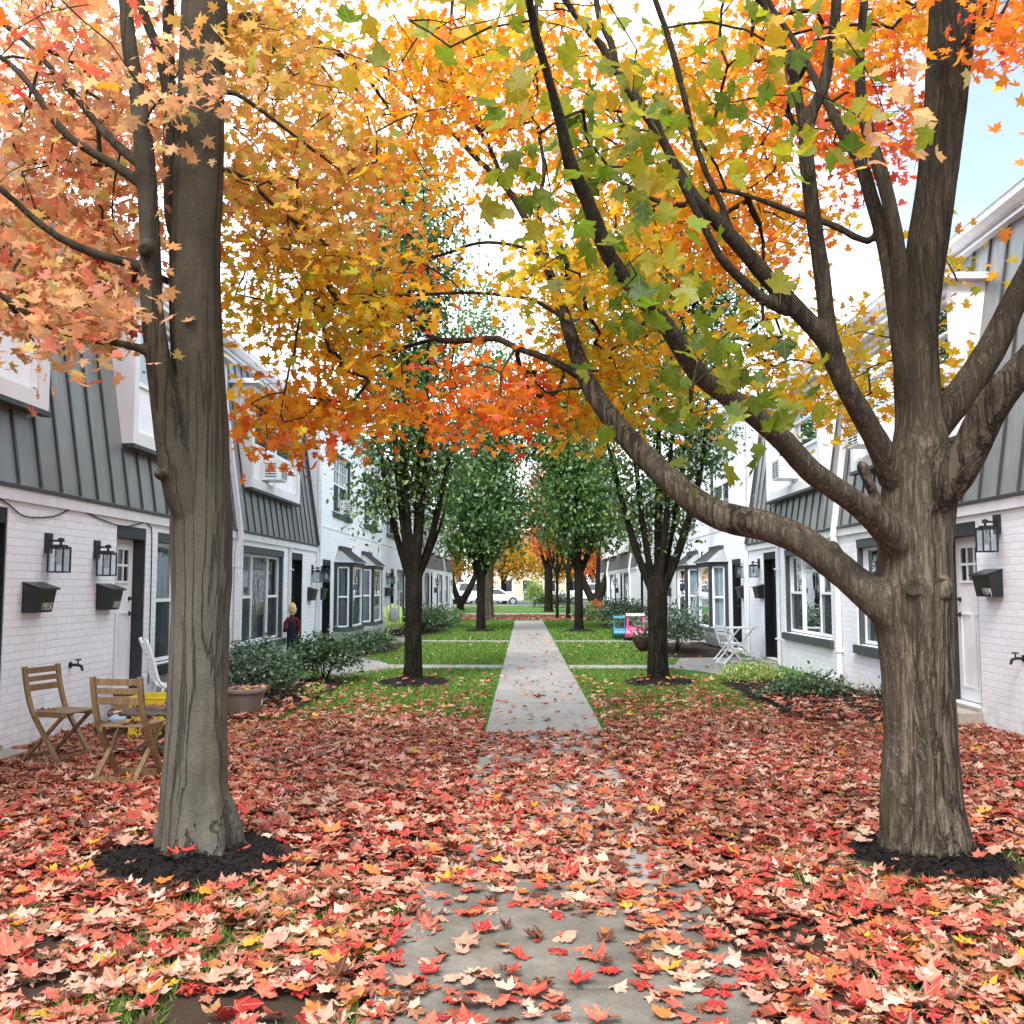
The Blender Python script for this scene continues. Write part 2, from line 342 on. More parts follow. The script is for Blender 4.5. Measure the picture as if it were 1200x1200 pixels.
def leaves(pos, size, Rm, col, shape, rng, curl=.35, tipcol=None, petiole=False):
    n = len(pos); o = shape; k = len(o)
    T = np.zeros((k+1, 3)); T[1:, :2] = o
    r2 = (T[:, 0]**2 + T[:, 1]**2)
    c1 = (rng.random((n, 1))-.35)*curl*2; c2 = (rng.random((n, 1))-.3)*curl; c3 = (rng.random((n, 1))-.5)*curl
    z = c1*r2[None]*1.0 - c2*np.abs(T[:, 0])[None]*.8 + c3*T[:, 1][None]*np.abs(T[:, 1])[None]
    z = z + (rng.random((n, k+1))-.5)*.10*curl*2
    P = np.repeat(T[None], n, 0); P[:, :, 2] = z
    P[:, :, 0] *= (.8+.35*rng.random((n, 1)))
    V = np.einsum('nij,nkj->nki', Rm, P)*(size[:, None, None]/1.25) + pos[:, None]
    idx = np.arange(k); tri = np.stack([np.zeros(k, int), idx+1, (idx+1) % k+1], 1)
    Fc = (tri[None] + (np.arange(n)*(k+1))[:, None, None]).reshape(-1, 3)
    C = np.repeat(col[:, None], k+1, 1)
    if tipcol is not None:
        w = np.clip(r2/.45, 0, 1)[None, :, None]*(rng.random((n, 1, 1))*.8); C = C*(1-w)+tipcol[:, None]*w
    C = C*(1+.25*(rng.random((n, k+1, 1))-.5))
    V = V.reshape(-1, 3); C = np.concatenate([np.clip(C, 0, 1), np.repeat(T[None, :, :2], n, 0)], 2).reshape(-1, 5)
    if petiole:
        a = np.array([(-.012, -.24, 0), (.012, -.24, 0), (.05, -.85, .02)])
        pv = (np.einsum('nij,kj->nki', Rm, a)*(size[:, None, None]/1.25) + pos[:, None]).reshape(-1, 3)
        Fc = np.concatenate([Fc, np.arange(len(pv)).reshape(-1, 3)+len(V)]); V = np.concatenate([V, pv])
        C = np.concatenate([C, np.concatenate([np.repeat(np.clip(col*.6+.2, 0, 1), 3, 0), np.tile(a[:, :2], (n, 1))], 1)])
    return V, Fc, C
def merge(parts):
    vs, fs, cs = [], [], []; b = 0
    for v, f, c in parts: vs.append(v); fs.append(f+b); cs.append(c); b += len(v)
    return np.concatenate(vs), np.concatenate(fs), np.concatenate(cs)
PAL = dict(
 peach=[(5,(0.758,0.410,0.189)),(3,(0.740,0.322,0.144)),(2,(0.758,0.459,0.222)),(1.5,(0.632,0.468,0.134)),(1.1,(0.722,0.195,0.121)),(.3,(0.253,0.029,0.027))],
 peachlight=[(5,(0.722,0.410,0.177)),(2,(0.705,0.322,0.144)),(1,(0.560,0.449,0.134))],
 peach2=[(4,(0.762,0.403,0.092)),(3,(0.744,0.451,0.092)),(2,(0.655,0.461,0.055)),(1,(0.726,0.250,0.065)),(1,(0.460,0.422,0.046))],
 orange=[(5,(0.828,0.392,0.016)),(3,(0.810,0.467,0.020)),(2,(0.810,0.280,0.020)),(1,(0.756,0.140,0.024)),(1,(0.666,0.467,0.024))],
 orangered=[(5,(0.828,0.238,0.016)),(3,(0.792,0.156,0.020)),(2,(0.828,0.328,0.016)),(1,(0.720,0.082,0.024))],
 yellow=[(5,(0.756,0.505,0.016)),(3,(0.630,0.486,0.020)),(3,(0.810,0.421,0.016)),(2,(0.396,0.430,0.024)),(.7,(0.774,0.243,0.024))],
 yellowgreen=[(4,(0.342,0.324,0.014)),(3,(0.216,0.270,0.014)),(2.5,(0.558,0.360,0.013)),(1,(0.108,0.189,0.013))],
 green=[(5,(.14,.21,.010)),(3,(.20,.25,.012)),(2.5,(.33,.31,.014)),(2,(.08,.14,.010))],
 red=[(4,(.86,.15,.075)),(3,(.86,.22,.08)),(1,(.74,.07,.05)),(1,(.86,.30,.05))],
 pear=[(4,(0.070,0.160,0.029)),(3,(0.118,0.223,0.034)),(2,(0.042,0.108,0.028)),(1,(0.221,0.281,0.043))],
 far_green=[(4,(.10,.20,.05)),(3,(.15,.26,.06)),(2,(.06,.13,.035))],
 gold=[(4,(.60,.34,.02)),(3,(.48,.36,.03)),(2,(.62,.24,.02)),(1,(.25,.26,.03))],
 coral=[(4,(.72,.15,.04)),(3,(.72,.24,.04)),(1,(.55,.09,.03))],
 lightgreen=[(4,(.26,.36,.06)),(2,(.36,.42,.08)),(1,(.16,.27,.04))],
 shrub=[(4,(.028,.075,.018)),(3,(.045,.105,.024)),(2,(.08,.14,.045)),(.6,(.17,.23,.12))],
 silver=[(4,(.075,.125,.06)),(2,(.17,.22,.14)),(3,(.04,.08,.03))],
 ground=[(5.8,(0.540,0.276,0.190)),(3.4,(0.632,0.396,0.292)),(4.6,(0.465,0.117,0.073)),(4.2,(0.428,0.049,0.033)),(2.8,(0.392,0.023,0.024)),(2.4,(0.205,0.040,0.024)),(1.8,(0.094,0.024,0.017)),(1.9,(0.520,0.162,0.036)),(.35,(0.632,0.339,0.022)),(1.9,(0.334,0.137,0.073))],
 chips=[(5,(.016,.012,.011)),(3,(.03,.022,.019)),(1,(.06,.042,.033))],
 grass=[(4,(.12,.235,.026)),(3,(.16,.285,.036)),(2,(.075,.16,.022)),(1,(.26,.30,.06))])
def pick(pal, n, rng, jit=.18):
    e = PAL[pal]; w = np.array([a for a, _ in e], float); w /= w.sum(); c = np.array([b for _, b in e])
    return np.clip(c[rng.choice(len(e), n, p=w)]*(1+jit*(rng.random((n, 1))*2-1))*(1+.08*(rng.random((n, 3))*2-1)), 0, 1)

# branches: greedy growth from the limb skeleton to every leaf cluster
def grow(skel, tips, rng, r0=.0017, rmax=.03, sag=.05, seg=.20):
    pts = [np.array(p) for p in skel]; par = [-1]*len(pts); ns = len(pts)
    A = np.zeros((ns+len(tips)*14+10, 3)); A[:ns] = skel; n = ns
    d0 = np.array([np.min(((A[:ns]-t)**2).sum(1)) for t in tips]); tipnode = np.zeros(len(tips), int)
    for ti in np.argsort(d0):
        t = tips[ti]; d2 = ((A[:n]-t)**2).sum(1); j = int(np.argmin(d2)); d = math.sqrt(d2[j]); a = A[j].copy()
        k = min(12, max(1, int(math.ceil(d/seg)))); prev = j
        for q in range(1, k+1):
            u = q/k; p = a+(t-a)*u
            if q < k: p = p + (rng.random(3)-.5)*.055*min(d, 1.0) + np.array((0, 0, sag*4*u*(1-u)*d))
            A[n] = p; par.append(prev); prev = n; n += 1
        tipnode[ti] = prev
    cnt = np.zeros(n)
    for tnode in tipnode: cnt[tnode] += 1
    for i in range(n-1, ns-1, -1): cnt[par[i]] += cnt[i]
    rad = np.minimum(r0*np.sqrt(np.maximum(cnt, 1))+.0006, rmax)
    V = []; Fq = []; K = 5
    for i in range(ns, n):
        p = A[par[i]]; c = A[i]; d = c-p; L = np.linalg.norm(d)
        if L < 1e-4: continue
        d /= L; r = np.cross(d, (0, 0, 1) if abs(d[2]) < .9 else (1, 0, 0)); r /= np.linalg.norm(r); q = np.cross(d, r)
        ra = rad[i] if par[i] < ns else rad[i]*1.15; ra = max(ra, rad[i]); rb = rad[i]*.92; b = len(V)
        for (cc, rr) in ((p-d*ra*.3, ra), (c, rb)):
            for k in range(K):
                an = 2*math.pi*k/K; V.append(cc+(r*math.cos(an)+q*math.sin(an))*rr)
        for k in range(K): Fq.append((b+k, b+(k+1) % K, b+K+(k+1) % K, b+K+k))
    return np.array(V).reshape(-1, 3), np.array(Fq, int).reshape(-1, 4)
def spline(P, step):
    P = np.array(P, float); out = []
    for i in range(len(P)-1):
        p0 = P[max(i-1, 0)]; p1 = P[i]; p2 = P[i+1]; p3 = P[min(i+2, len(P)-1)]
        n = max(1, int(np.linalg.norm((p2-p1)[:3])/step))
        for k in range(n):
            t = k/n; out.append(.5*((2*p1)+(-p0+p2)*t+(2*p0-5*p1+4*p2-p3)*t*t+(-p0+3*p1-3*p2+p3)*t**3))
    out.append(P[-1]); return np.array(out)
def fuse(mb, extra_v, extra_q, voxel, smooth_it, amp):
    """weld overlapping limb tubes into one skin, roughen it, and add the twigs"""
    me = bpy.data.meshes.new('tmp'); me.from_pydata(mb.v, [], mb.f)
    b = bmesh.new(); b.from_mesh(me); bmesh.ops.recalc_face_normals(b, faces=b.faces); b.to_mesh(me); b.free()
    o = bpy.data.objects.new('tmp', me); COL.objects.link(o)
    md = o.modifiers.new('r', 'REMESH'); md.mode = 'VOXEL'; md.voxel_size = voxel; md.use_smooth_shade = True
    ms = o.modifiers.new('s', 'SMOOTH'); ms.iterations = smooth_it; ms.factor = .5
    dg = bpy.context.evaluated_depsgraph_get(); ev = o.evaluated_get(dg); m2 = ev.to_mesh()
    n = len(m2.vertices); v = np.zeros(n*3, np.float32); m2.vertices.foreach_get('co', v); v = v.reshape(-1, 3).astype(float)
    nr = np.zeros(n*3, np.float32); m2.vertices.foreach_get('normal', nr); nr = nr.reshape(-1, 3)
    q = np.array([list(p.vertices) for p in m2.polygons if len(p.vertices) == 4], int)
    ev.to_mesh_clear(); bpy.data.objects.remove(o); bpy.data.meshes.remove(me)
    vv = v*np.array((1, 1, .14))
    h = vnoise(vv, 22)*.5+vnoise(vv, 48)*.35+vnoise(v, 9)*.6+vnoise(v, 3)*.7
    fade = np.clip((2.6-v[:, 2])/2.0, .35, 1)
    v = v + nr*((h-1.08)*amp*fade)[:, None]
    if len(extra_v): return np.concatenate([v, extra_v]), np.concatenate([q, extra_q+len(v)])
    return v, q
def maple(name, base, limbs, regions, gaps, bark, label, seed, stubs=(), roots=.34):
    rng = np.random.default_rng(seed); root = thing(name, base, label, 'tree')
    mb = MB(); thin = MB(); skel = []
    for L in limbs:
        P = np.array([(*at(x, y, Y), w/2*Y/F) for x, y, Y, w in L]); Q = spline(P, .07)
        rad = np.maximum(Q[:, 3], .006)
        if rad.max() > .022:
            k = np.where(rad > .016)[0][-1]+1
            mb.tube(Q[:k, :3], rad[:k], 18 if rad.max() > .06 else 12)
            if k < len(Q)-1: thin.tube(Q[max(0, k-2):, :3], rad[max(0, k-2):], 7)
        else: thin.tube(Q[:, :3], rad, 7)
        for p in Q[::2]:
            if p[2] > 1.9: skel.append(p[:3])
    for k, az in enumerate((.2, 1.25, 2.3, 3.3, 4.2, 5.3)):
        az += rng.random()*.5; c, s_ = math.cos(az), math.sin(az); L = roots*(.9+.4*rng.random()); x, y, _ = base
        mb.tube([(x+c*.07, y+s_*.07, .34), (x+c*.17, y+s_*.17, .12), (x+c*L*.75, y+s_*L*.75, .04), (x+c*L*1.15, y+s_*L*1.15, -.02)], [.10, .08, .05, .025], 10)
    for a in stubs: mb.tube(*a)
    tips = []; info = []
    for (cx, cy, rx, ry, y0, y1, n, pal, hi) in regions:
        k = 0; tries = 0
        while k < n and tries < n*6:
            tries += 1
            u, v = rng.random(2)*2-1
            if u*u+v*v > 1: continue
            px, py = cx+u*rx, cy+v*ry
            if any(((px-gx)/grx)**2+((py-gy)/gry)**2 < 1 and rng.random() < pr for gx, gy, grx, gry, pr in gaps): continue
            p = at(px, py, y0+(y1-y0)*rng.random())
            tips.append(p); info.append((pal, hi)); k += 1
    tips = np.array(tips); skel = np.array(skel)
    tv, tq = grow(skel, tips, rng)
    tq0 = np.array([f for f in thin.f if len(f) == 4], int).reshape(-1, 4); tv0 = np.array(thin.v).reshape(-1, 3)
    ev = np.concatenate([tv0, tv]); eq = np.concatenate([tq0, tq+len(tv0)])
    v, q = fuse(mb, ev, eq, .011, 5, .016)
    npmesh('trunk', v, q, bark, root, smooth=True)
    parts = []
    for hi in (0, 1):
        ids = [i for i, (_, h) in enumerate(info) if h == hi]
        if not ids: continue
        P, C = [], []
        for i in ids:
            nl = rng.integers(9, 15) if not hi else rng.integers(3, 7)
            spread = .17 if not hi else .19
            off = rng.normal(0, spread, (nl, 3))*np.array((1, 1, .75)); off[:, 2] -= .04
            P.append(tips[i]+off); C.append(pick(info[i][0], nl, rng)*(1+.22*(rng.random()-.5)))
        P = np.concatenate(P); C = np.clip(np.concatenate(C), 0, 1); n = len(P)
        tl = np.clip(np.abs(rng.normal(.85 if not hi else 1.1, .5, n)), 0, 2.2)
        sz = (.062+.058*rng.random(n)) if not hi else (.085+.05*rng.random(n))
        tip = np.clip(C*np.array((1.0, .80, .8)), 0, 1)
        parts.append(leaves(P, sz, rotmats(n, tl, rng), C, MAPLE_BROAD if hi else MAPLE_LO, rng, .45 if hi else .32, tip, petiole=True))
    V, Fc, C = merge(parts)
    npmesh('crown', V, Fc, 'leaf', root, C)
    return root

# ------------------------------------------------------------------ generic broadleaf tree
def tree(name, base, label, pal, H_, r, split, stems, blobs, ncl, lsize, seed, per=14, bark='barkdark', lean=(0, 0), group=None, spread=.22, gapscale=1.4, gapthr=.42, voxel=.02, mat='gleaf', trunk_only_r=None):
    rng = np.random.default_rng(seed); root = thing(name, base, label, 'tree', group); B = np.array(base, float)
    mb = MB(); skel = []
    top = B+np.array((lean[0]*split, lean[1]*split, split))
    tr = spline([(*(B-np.array((0, 0, .12))), r*1.55), (*(B+np.array((0, 0, .10))), r*1.2), (*(B+np.array((lean[0]*.4*split, lean[1]*.4*split, split*.4))), r), (*top, r*1.02), (*(top+np.array((lean[0]*.3, lean[1]*.3, .25))), r*.8)], .12)
    mb.tube(tr[:, :3], tr[:, 3], 14)
    for (az, tilt, ln, rr) in stems:
        d = np.array((math.cos(az)*math.sin(tilt), math.sin(az)*math.sin(tilt), math.cos(tilt)))
        p0 = top-np.array((0, 0, .15)); p1 = top+d*ln*.25+np.array((0, 0, .02)); d2 = d*np.array((.55, .55, 1)); d2 /= np.linalg.norm(d2)
        p2 = p1+d2*ln*.4; p3 = p2+(d2+np.array((*(rng.random(2)-.5)*.3, .3)))*ln*.33
        Q = spline([(*p0, rr*1.2), (*p1, rr), (*p2, rr*.7), (*p3, rr*.25)], .15)
        mb.tube(Q[:, :3], Q[:, 3], 10); skel += [q[:3] for q in Q[3::2]]
    tips = []
    tot = sum(b[3]*b[4]*b[5] for b in blobs)
    for b in blobs:
        n = max(4, int(ncl*b[3]*b[4]*b[5]/tot)); k = 0; tries = 0
        while k < n and tries < n*8:
            tries += 1
            d = rng.normal(size=3); d /= np.linalg.norm(d); rad = rng.random()**.42
            p = B+np.array(b[:3])+d*rad*np.array(b[3:6])
            if vnoise(p, gapscale) < gapthr and rng.random() < .85: continue
            tips.append(p); k += 1
    tips = np.array(tips)
    tv, tq = grow(np.array(skel), tips, rng, .0035, .05, .02, .5)
    v, q = fuse(mb, tv, tq, voxel, 3, .018)
    npmesh('trunk', v, q, bark, root, smooth=True)
    nl = per*len(tips); P = np.repeat(tips, per, 0)+rng.normal(0, spread, (nl, 3))*np.array((1, 1, .7))
    P[:, 2] = np.maximum(P[:, 2], B[2]+split*.85)
    C = pick(pal, nl, rng)*np.repeat(.8+.4*rng.random((len(tips), 1)), per, 0)
    tl = np.clip(np.abs(rng.normal(.8, .5, nl)), 0, 2.2)
    V, Fc, C = leaves(P, lsize*(.7+.6*rng.random(nl)), rotmats(nl, tl, rng), np.clip(C, 0, 1), OVAL, rng, .3)
    npmesh('crown', V, Fc, mat, root, C)
    return root
def shrub(name, base, label, pal, rx, ry, h, n, ls, seed, cat='shrub', group=None, lo=.12, stems=7):
    rng = np.random.default_rng(seed); root = thing(name, base, label, cat, group); B = np.array(base, float)
    mb = MB()
    for i in range(stems):
        a = rng.random()*6.28; k = rng.random()*.75
        p = B+np.array((math.cos(a)*rx*k, math.sin(a)*ry*k, h*(.55+.35*rng.random())))
        mb.tube([B+np.array((0, 0, -.03)), B*.45+p*.55+np.array((0, 0, h*.08)), p], [.012, .008, .004], 5)
    mb.build('stem', 'barkdark', root)
    ncl = max(8, n//9); tips = []
    while len(tips) < ncl:
        d = rng.normal(size=3); d /= np.linalg.norm(d); d[2] = abs(d[2])*1.0 - .25; rad = rng.random()**.35
        p = B+np.array((0, 0, h*.42))+d*rad*np.array((rx, ry, h*.60))*(.75+.5*vnoise(d*2+seed, 1.3))
        if p[2] < B[2]+lo*h: continue
        tips.append(p)
    tips = np.array(tips); P = np.repeat(tips, 9, 0)+rng.normal(0, ls*1.0, (ncl*9, 3)); P[:, 2] = np.maximum(P[:, 2], B[2]+.02); m = len(P)
    C = pick(pal, m, rng)
    V, Fc, C = leaves(P, ls*(.7+.7*rng.random(m)), rotmats(m, np.clip(np.abs(rng.normal(.6, .45, m)), 0, 2), rng), C, OVAL, rng, .35)
    npmesh('foliage', V, Fc, 'gleaf', root, C)
    return root

# ------------------------------------------------------------------ ground, paths
tag(MB().box(-900, 900, -60, 1500, -.3, 0).build('lawn', 'lawn'), kind='structure')
PX0, PX1 = -.40, .83
m = MB(); y = 4.875
while y < 42.2:
    y2 = min(y+1.5, 42.3); m.box(PX0+random.uniform(-.006, .006), PX1+random.uniform(-.006, .006), y, y2-.012, -.12, .012+random.uniform(-.003, .004)); y = y2
tag(m.build('footpath', 'concrete', bevel=.008), kind='structure')
m = MB(); m.box(-.555, .86, 3.62, 4.86, -.12, .032); m.box(-.56, .845, 2.2, 3.608, -.12, .028); m.box(-.55, .85, .7, 2.188, -.12, .03)
tag(m.build('footpath', 'slab', bevel=.012), kind='structure')
def sheet(name, poly, mat, z=.010, depth=.12):
    return tag(MB().prism(poly, lambda p, d: (p[0], p[1], d), -depth, z).build(name, mat), kind='structure')
sheet('cross_path', [(-.42, 17.55), (-.42, 18.35), (-2.6, 18.4), (-3.1, 19.9), (-3.6, 20.6), (-4.66, 20.6), (-4.66, 18.3), (-3.4, 16.6), (-2.95, 15.7), (-2.75, 16.4), (-2.35, 17.55)], 'concrete')
sheet('cross_path', [(.85, 17.55), (.85, 18.35), (2.9, 18.4), (3.3, 20.2), (4.88, 20.4), (4.88, 18.1), (4.0, 16.6), (3.4, 16.4), (2.9, 17.5)], 'concrete')
sheet('cross_path', [(-.42, 25.9), (-.42, 26.7), (-2.7, 26.8), (-3.3, 28.2), (-4.66, 28.6), (-4.66, 26.6), (-3.4, 25.2), (-2.8, 25.8)], 'concrete')
sheet('cross_path', [(.85, 25.9), (.85, 26.7), (3.0, 26.8), (3.6, 28.2), (4.88, 28.2), (4.88, 26.0), (3.4, 25.6)], 'concrete')
sheet('cross_path', [(-4.7, 52.2), (-40, 52.2), (-40, 54.4), (40, 54.4), (40, 52.2), (4.9, 52.2)], 'concrete')
sheet('road', [(-200, 76), (200, 76), (200, 100), (-200, 100)], 'asphalt', .008)
tag(MB().box(-200, 200, 75.8, 75.99, -.1, .12).build('kerb', 'concrete'), kind='structure')

# mulch: rings under the trees and beds along the walls
def mulch(poly_fn, n, seed, mat='mulch', h=.07, c=(0, 0), chips=1500):
    rng = np.random.default_rng(seed); K = 60; Rr = 14; V = [(c[0], c[1], h)]; Fc = []
    for i in range(1, Rr+1):
        u = i/Rr
        for k in range(K):
            a = 2*math.pi*k/K; rx = poly_fn(a)*u
            V.append((c[0]+math.cos(a)*rx, c[1]+math.sin(a)*rx*1.0, h*(1-u**2.5)+.006-.02*(i == Rr)+rng.random()*.022*(i < Rr)))
    for k in range(K): Fc.append((0, 1+k, 1+(k+1) % K, 1+(k+1) % K))
    for i in range(Rr-1):
        for k in range(K): Fc.append((1+i*K+k, 1+(i+1)*K+k, 1+(i+1)*K+(k+1) % K, 1+i*K+(k+1) % K))
    V = np.array(V); tri = []
    for f in Fc:
        tri.append(f[:3])
        if f[3] != f[2]: tri.append((f[0], f[2], f[3]))
    a = rng.random(chips)*2*np.pi; u = np.sqrt(rng.random(chips))*.99; rr = np.array([poly_fn(x) for x in a])*u
    P = np.stack([c[0]+np.cos(a)*rr, c[1]+np.sin(a)*rr, h*(1-u**2.5)+.022+rng.random(chips)*.016], 1)
    Rm = rotmats(chips, np.abs(rng.normal(.2, .4, chips)), rng)
    T = np.array([(-.004, -.5, 0), (.15, -.45, .03), (.12, .5, 0), (-.1, .45, .02)])*np.array((1.4, 1, 1))
    cv = (np.einsum('nij,kj->nki', Rm, T)*(.012+.028*rng.random(chips))[:, None, None]+P[:, None]).reshape(-1, 3)
    ci = np.arange(chips)[:, None]*4+len(V); cf = np.concatenate([ci+np.array((0, 1, 2)), ci+np.array((0, 2, 3))])
    o = npmesh('mulch', np.concatenate([V, cv]), np.concatenate([np.array(tri), cf]), mat)
    return tag(o, kind='structure')
def ring(r, seed):
    ph = seed*1.7
    return lambda a: r*(1+.10*math.sin(2*a+ph)+.07*math.sin(5*a+ph*2)+.05*math.sin(9*a))
def bed(hx, hy, seed):
    def fn(a):
        ca, sa = abs(math.cos(a)), abs(math.sin(a))
        return min(hx/max(ca, 1e-3), hy/max(sa, 1e-3))*(1+.06*math.sin(4*a+seed)+.04*math.sin(9*a+seed))
    return fn
mulch(ring(.46, 1), 0, 1, c=(-1.79, 5.30)); mulch(ring(.40, 2), 0, 2, c=(2.24, 5.36))
mulch(ring(.62, 3), 0, 3, c=(-1.72, 14.9), chips=700); mulch(ring(.55, 4), 0, 4, c=(2.11, 14.95), chips=700)
mulch(ring(.6, 5), 0, 5, c=(-1.46, 32.2), chips=100); mulch(ring(.6, 6), 0, 6, c=(1.86, 32.2), chips=100)
mulch(bed(1.0, 2.0, 1), 0, 7, 'bedmulch', .06, (-3.72, 13.4), 2200)
mulch(bed(.95, 2.4, 2), 0, 8, 'mulch', .06, (3.98, 12.9), 2600)
mulch(bed(.9, 2.6, 3), 0, 9, 'bedmulch', .06, (3.9, 23.0), 700)
mulch(bed(.8, 2.2, 4), 0, 10, 'bedmulch', .06, (-3.75, 23.0), 700)
mulch(bed(.9, 5.0, 5), 0, 11, 'bedmulch', .06, (-3.6, 34.0), 300)
mulch(bed(.9, 5.0, 6), 0, 12, 'bedmulch', .06, (3.8, 34.0), 300)

# ------------------------------------------------------------------ houses
def facade(s, xw, y0, y1, z0, z1, holes, depth=.2, reveal=.16):
    """front wall with real openings; s=-1 left row, +1 right row; d grows towards the lawn"""
    m = MB(); X = s*xw; XI = s*(xw+reveal)
    ys = sorted({y0, y1, *[h[0] for h in holes], *[h[1] for h in holes]}); zs = sorted({z0, z1, *[h[2] for h in holes], *[h[3] for h in holes]})
    for a, b in zip(ys, ys[1:]):
        for c, d in zip(zs, zs[1:]):
            ym, zm = (a+b)/2, (c+d)/2
            if any(h[0] < ym < h[1] and h[2] < zm < h[3] for h in holes): continue
            m.add([(X, a, c), (X, b, c), (X, b, d), (X, a, d)], [(0, 1, 2, 3)])
    for h in holes:
        a, b, c, d = h[:4]
        m.add([(X, a, c), (X, b, c), (X, b, d), (X, a, d), (XI, a, c), (XI, b, c), (XI, b, d), (XI, a, d)], [(0, 4, 5, 1), (1, 5, 6, 2), (2, 6, 7, 3), (3, 7, 4, 0)])
    return m
class House:
    def __init__(h, s, xw, y0, y1, label):
        h.s, h.xw, h.y0, h.y1 = s, xw, y0, y1
        h.root = thing('townhouse', (s*xw, y0, 0), label, 'house', None)
    def x(h, d): return h.s*(h.xw-d)
    def box(h, m, d0, d1, y0, y1, z0, z1): return m.box(h.x(d0), h.x(d1), y0, y1, z0, z1)
    def window(h, y0, y1, z0, z1, rec=.10, lights=3, sill=True, head=.12, parent=None, name='window', curtain=True, grid=False, slide=True):
        """dark outer frame with white sash frames, glass, screens and a curtain behind"""
        if head: 
            fr = h.box(MB(), -rec-.05, -.012, y0+.002, y1-.002, z1-head, z1-.002)
        else: fr = MB()
        t = .055
        h.box(fr, -rec-.06, -.02, y0+.002, y0+t, z0+.003, z1-head-.002 if head else z1-.003); h.box(fr, -rec-.06, -.02, y1-t, y1-.002, z0+.003, z1-head-.002 if head else z1-.003)
        f = fr.build(name, 'lintel', parent or h.root)
        za, zb = z0+.02, z1-head-.004; a, b = y0+t+.002, y1-t-.002; w = (b-a)
        cuts = [a, a+w*.30, a+w*.70, b] if lights == 3 else ([a, a+w*.5, b] if lights == 2 else [a, b])
        sm = MB(); k = .045
        for i, c in enumerate(cuts):
            c0 = c if i == 0 else (c-k if i == len(cuts)-1 else c-k/2); h.box(sm, -rec-.045, -rec+.012, c0, c0+k, za, zb)
        for i in range(len(cuts)-1):
            p, q = cuts[i]+(k if i == 0 else k/2), cuts[i+1]-(k if i == len(cuts)-2 else k/2)
            h.box(sm, -rec-.04, -rec+.008, p+.001, q-.001, za, za+k); h.box(sm, -rec-.04, -rec+.008, p+.001, q-.001, zb-k, zb)
            if lights != 3 or i != 1:
                zm = (za+zb)/2+.02; h.box(sm, -rec-.04, -rec+.010, p+.001, q-.001, zm-.022, zm+.022)
            if grid:
                for j in (1, 2): h.box(sm, -rec-.03, -rec+.004, p+(q-p)*j/3-.008, p+(q-p)*j/3+.008, zm+.023, zb-k-.001)
                h.box(sm, -rec-.028, -rec+.003, p+.001, q-.001, (zm+zb)/2-.008, (zm+zb)/2+.008)
        sm.build('sash', 'vinyl', f)
        pn = MB()
        for i in range(len(cuts)-1): pn.add([(h.x(-rec-.02), cuts[i]+.01, za+.02), (h.x(-rec-.02), cuts[i+1]-.01, za+.02), (h.x(-rec-.02), cuts[i+1]-.01, zb-.02), (h.x(-rec-.02), cuts[i]+.01, zb-.02)], [(0, 1, 2, 3)])
        pn.build('pane', 'glass', f, recalc=False)
        zm = (za+zb)/2
        for i in range(len(cuts)-1):
            if lights == 3 and i == 1: continue
            sc = MB().add([(h.x(-rec-.005), cuts[i]+.03, za+.04), (h.x(-rec-.005), cuts[i+1]-.03, za+.04), (h.x(-rec-.005), cuts[i+1]-.03, zm), (h.x(-rec-.005), cuts[i]+.03, zm)], [(0, 1, 2, 3)])
            sc.build('insect_screen', 'screen', f, recalc=False)
        n = 24; vs = []; 
        for i in range(n*3+1):
            yy = a+w*i/(n*3); d = -rec-.16+.022*math.sin(i*1.9+y0*5)+.012*math.sin(i*.7); vs += [(h.x(d), yy, z0), (h.x(d), yy, z1)]
        MB().add(vs, [(2*i, 2*i+2, 2*i+3, 2*i+1) for i in range(n*3)]).build('curtain', 'curtain', f, recalc=False, smooth=True)
        if sill:
            h.box(MB(), -.03, .055, y0-.08, y1+.08, z0-.13, z0-.004).build('sill', 'lintel', f, bevel=.006)
        return f
    def door(h, y0, y1, z0, z1, white, rec=.15, far=1):
        """door leaf set back in the wall with dark lining, head board, step and handle"""
        ln = MB(); t = .03
        h.box(ln, -rec-.06, -.01, y0+.001, y0+t, z0, z1-.002) ; h.box(ln, -rec-.06, -.01, y1-t, y1-.001, z0, z1-.002)
        h.box(ln, -rec-.06, -.006, y0+t+.001, y1-t-.001, z1-.14, z1-.003)
        fr = ln.build('door', 'black' if not white else 'dark', h.root)
        if white:
            lf = MB(); a, b = y0+t+.004, y1-t-.004; h.box(lf, -rec-.05, -rec, a, b, z0+.01, z1-.145)
            for yy in (a+.10, (a+b)/2+.04):   # raised panels below
                q = yy+(b-a)/2-.14
                for e in ((yy, yy+.018, z0+.16, z0+1.0), (q-.018, q, z0+.16, z0+1.0), (yy+.019, q-.019, z0+.16, z0+.18), (yy+.019, q-.019, z0+.98, z0+1.0)): h.box(lf, -rec-.01, -rec+.012, *e)
            l = lf.build('door_leaf', 'white', fr)
            gl = MB(); bars = MB(); ya, yb, zc, zd = a+.14, b-.14, z1-.66, z1-.26
            h.box(gl, -rec-.04, -rec+.003, ya, yb, zc, zd)
            gl.build('door_glass', 'carglass', fr)
            for i in range(4): yy = ya+(yb-ya)*i/3; h.box(bars, -rec-.02, -rec+.018, yy-.014, yy+.014, zc-.014, zd+.014)
            for i in range(3):
                zz = zc+(zd-zc)*i/2
                for j in range(3): h.box(bars, -rec-.02, -rec+.016, ya+(yb-ya)*j/3+.0145, ya+(yb-ya)*(j+1)/3-.0145, zz-.014, zz+.014)
            bars.build('glazing_bar', 'white', fr)
        else:
            lf = MB(); h.box(lf, -rec-.05, -rec, y0+t+.004, y1-t-.004, z0+.01, z1-.145); lf.build('door_leaf', 'black', fr)
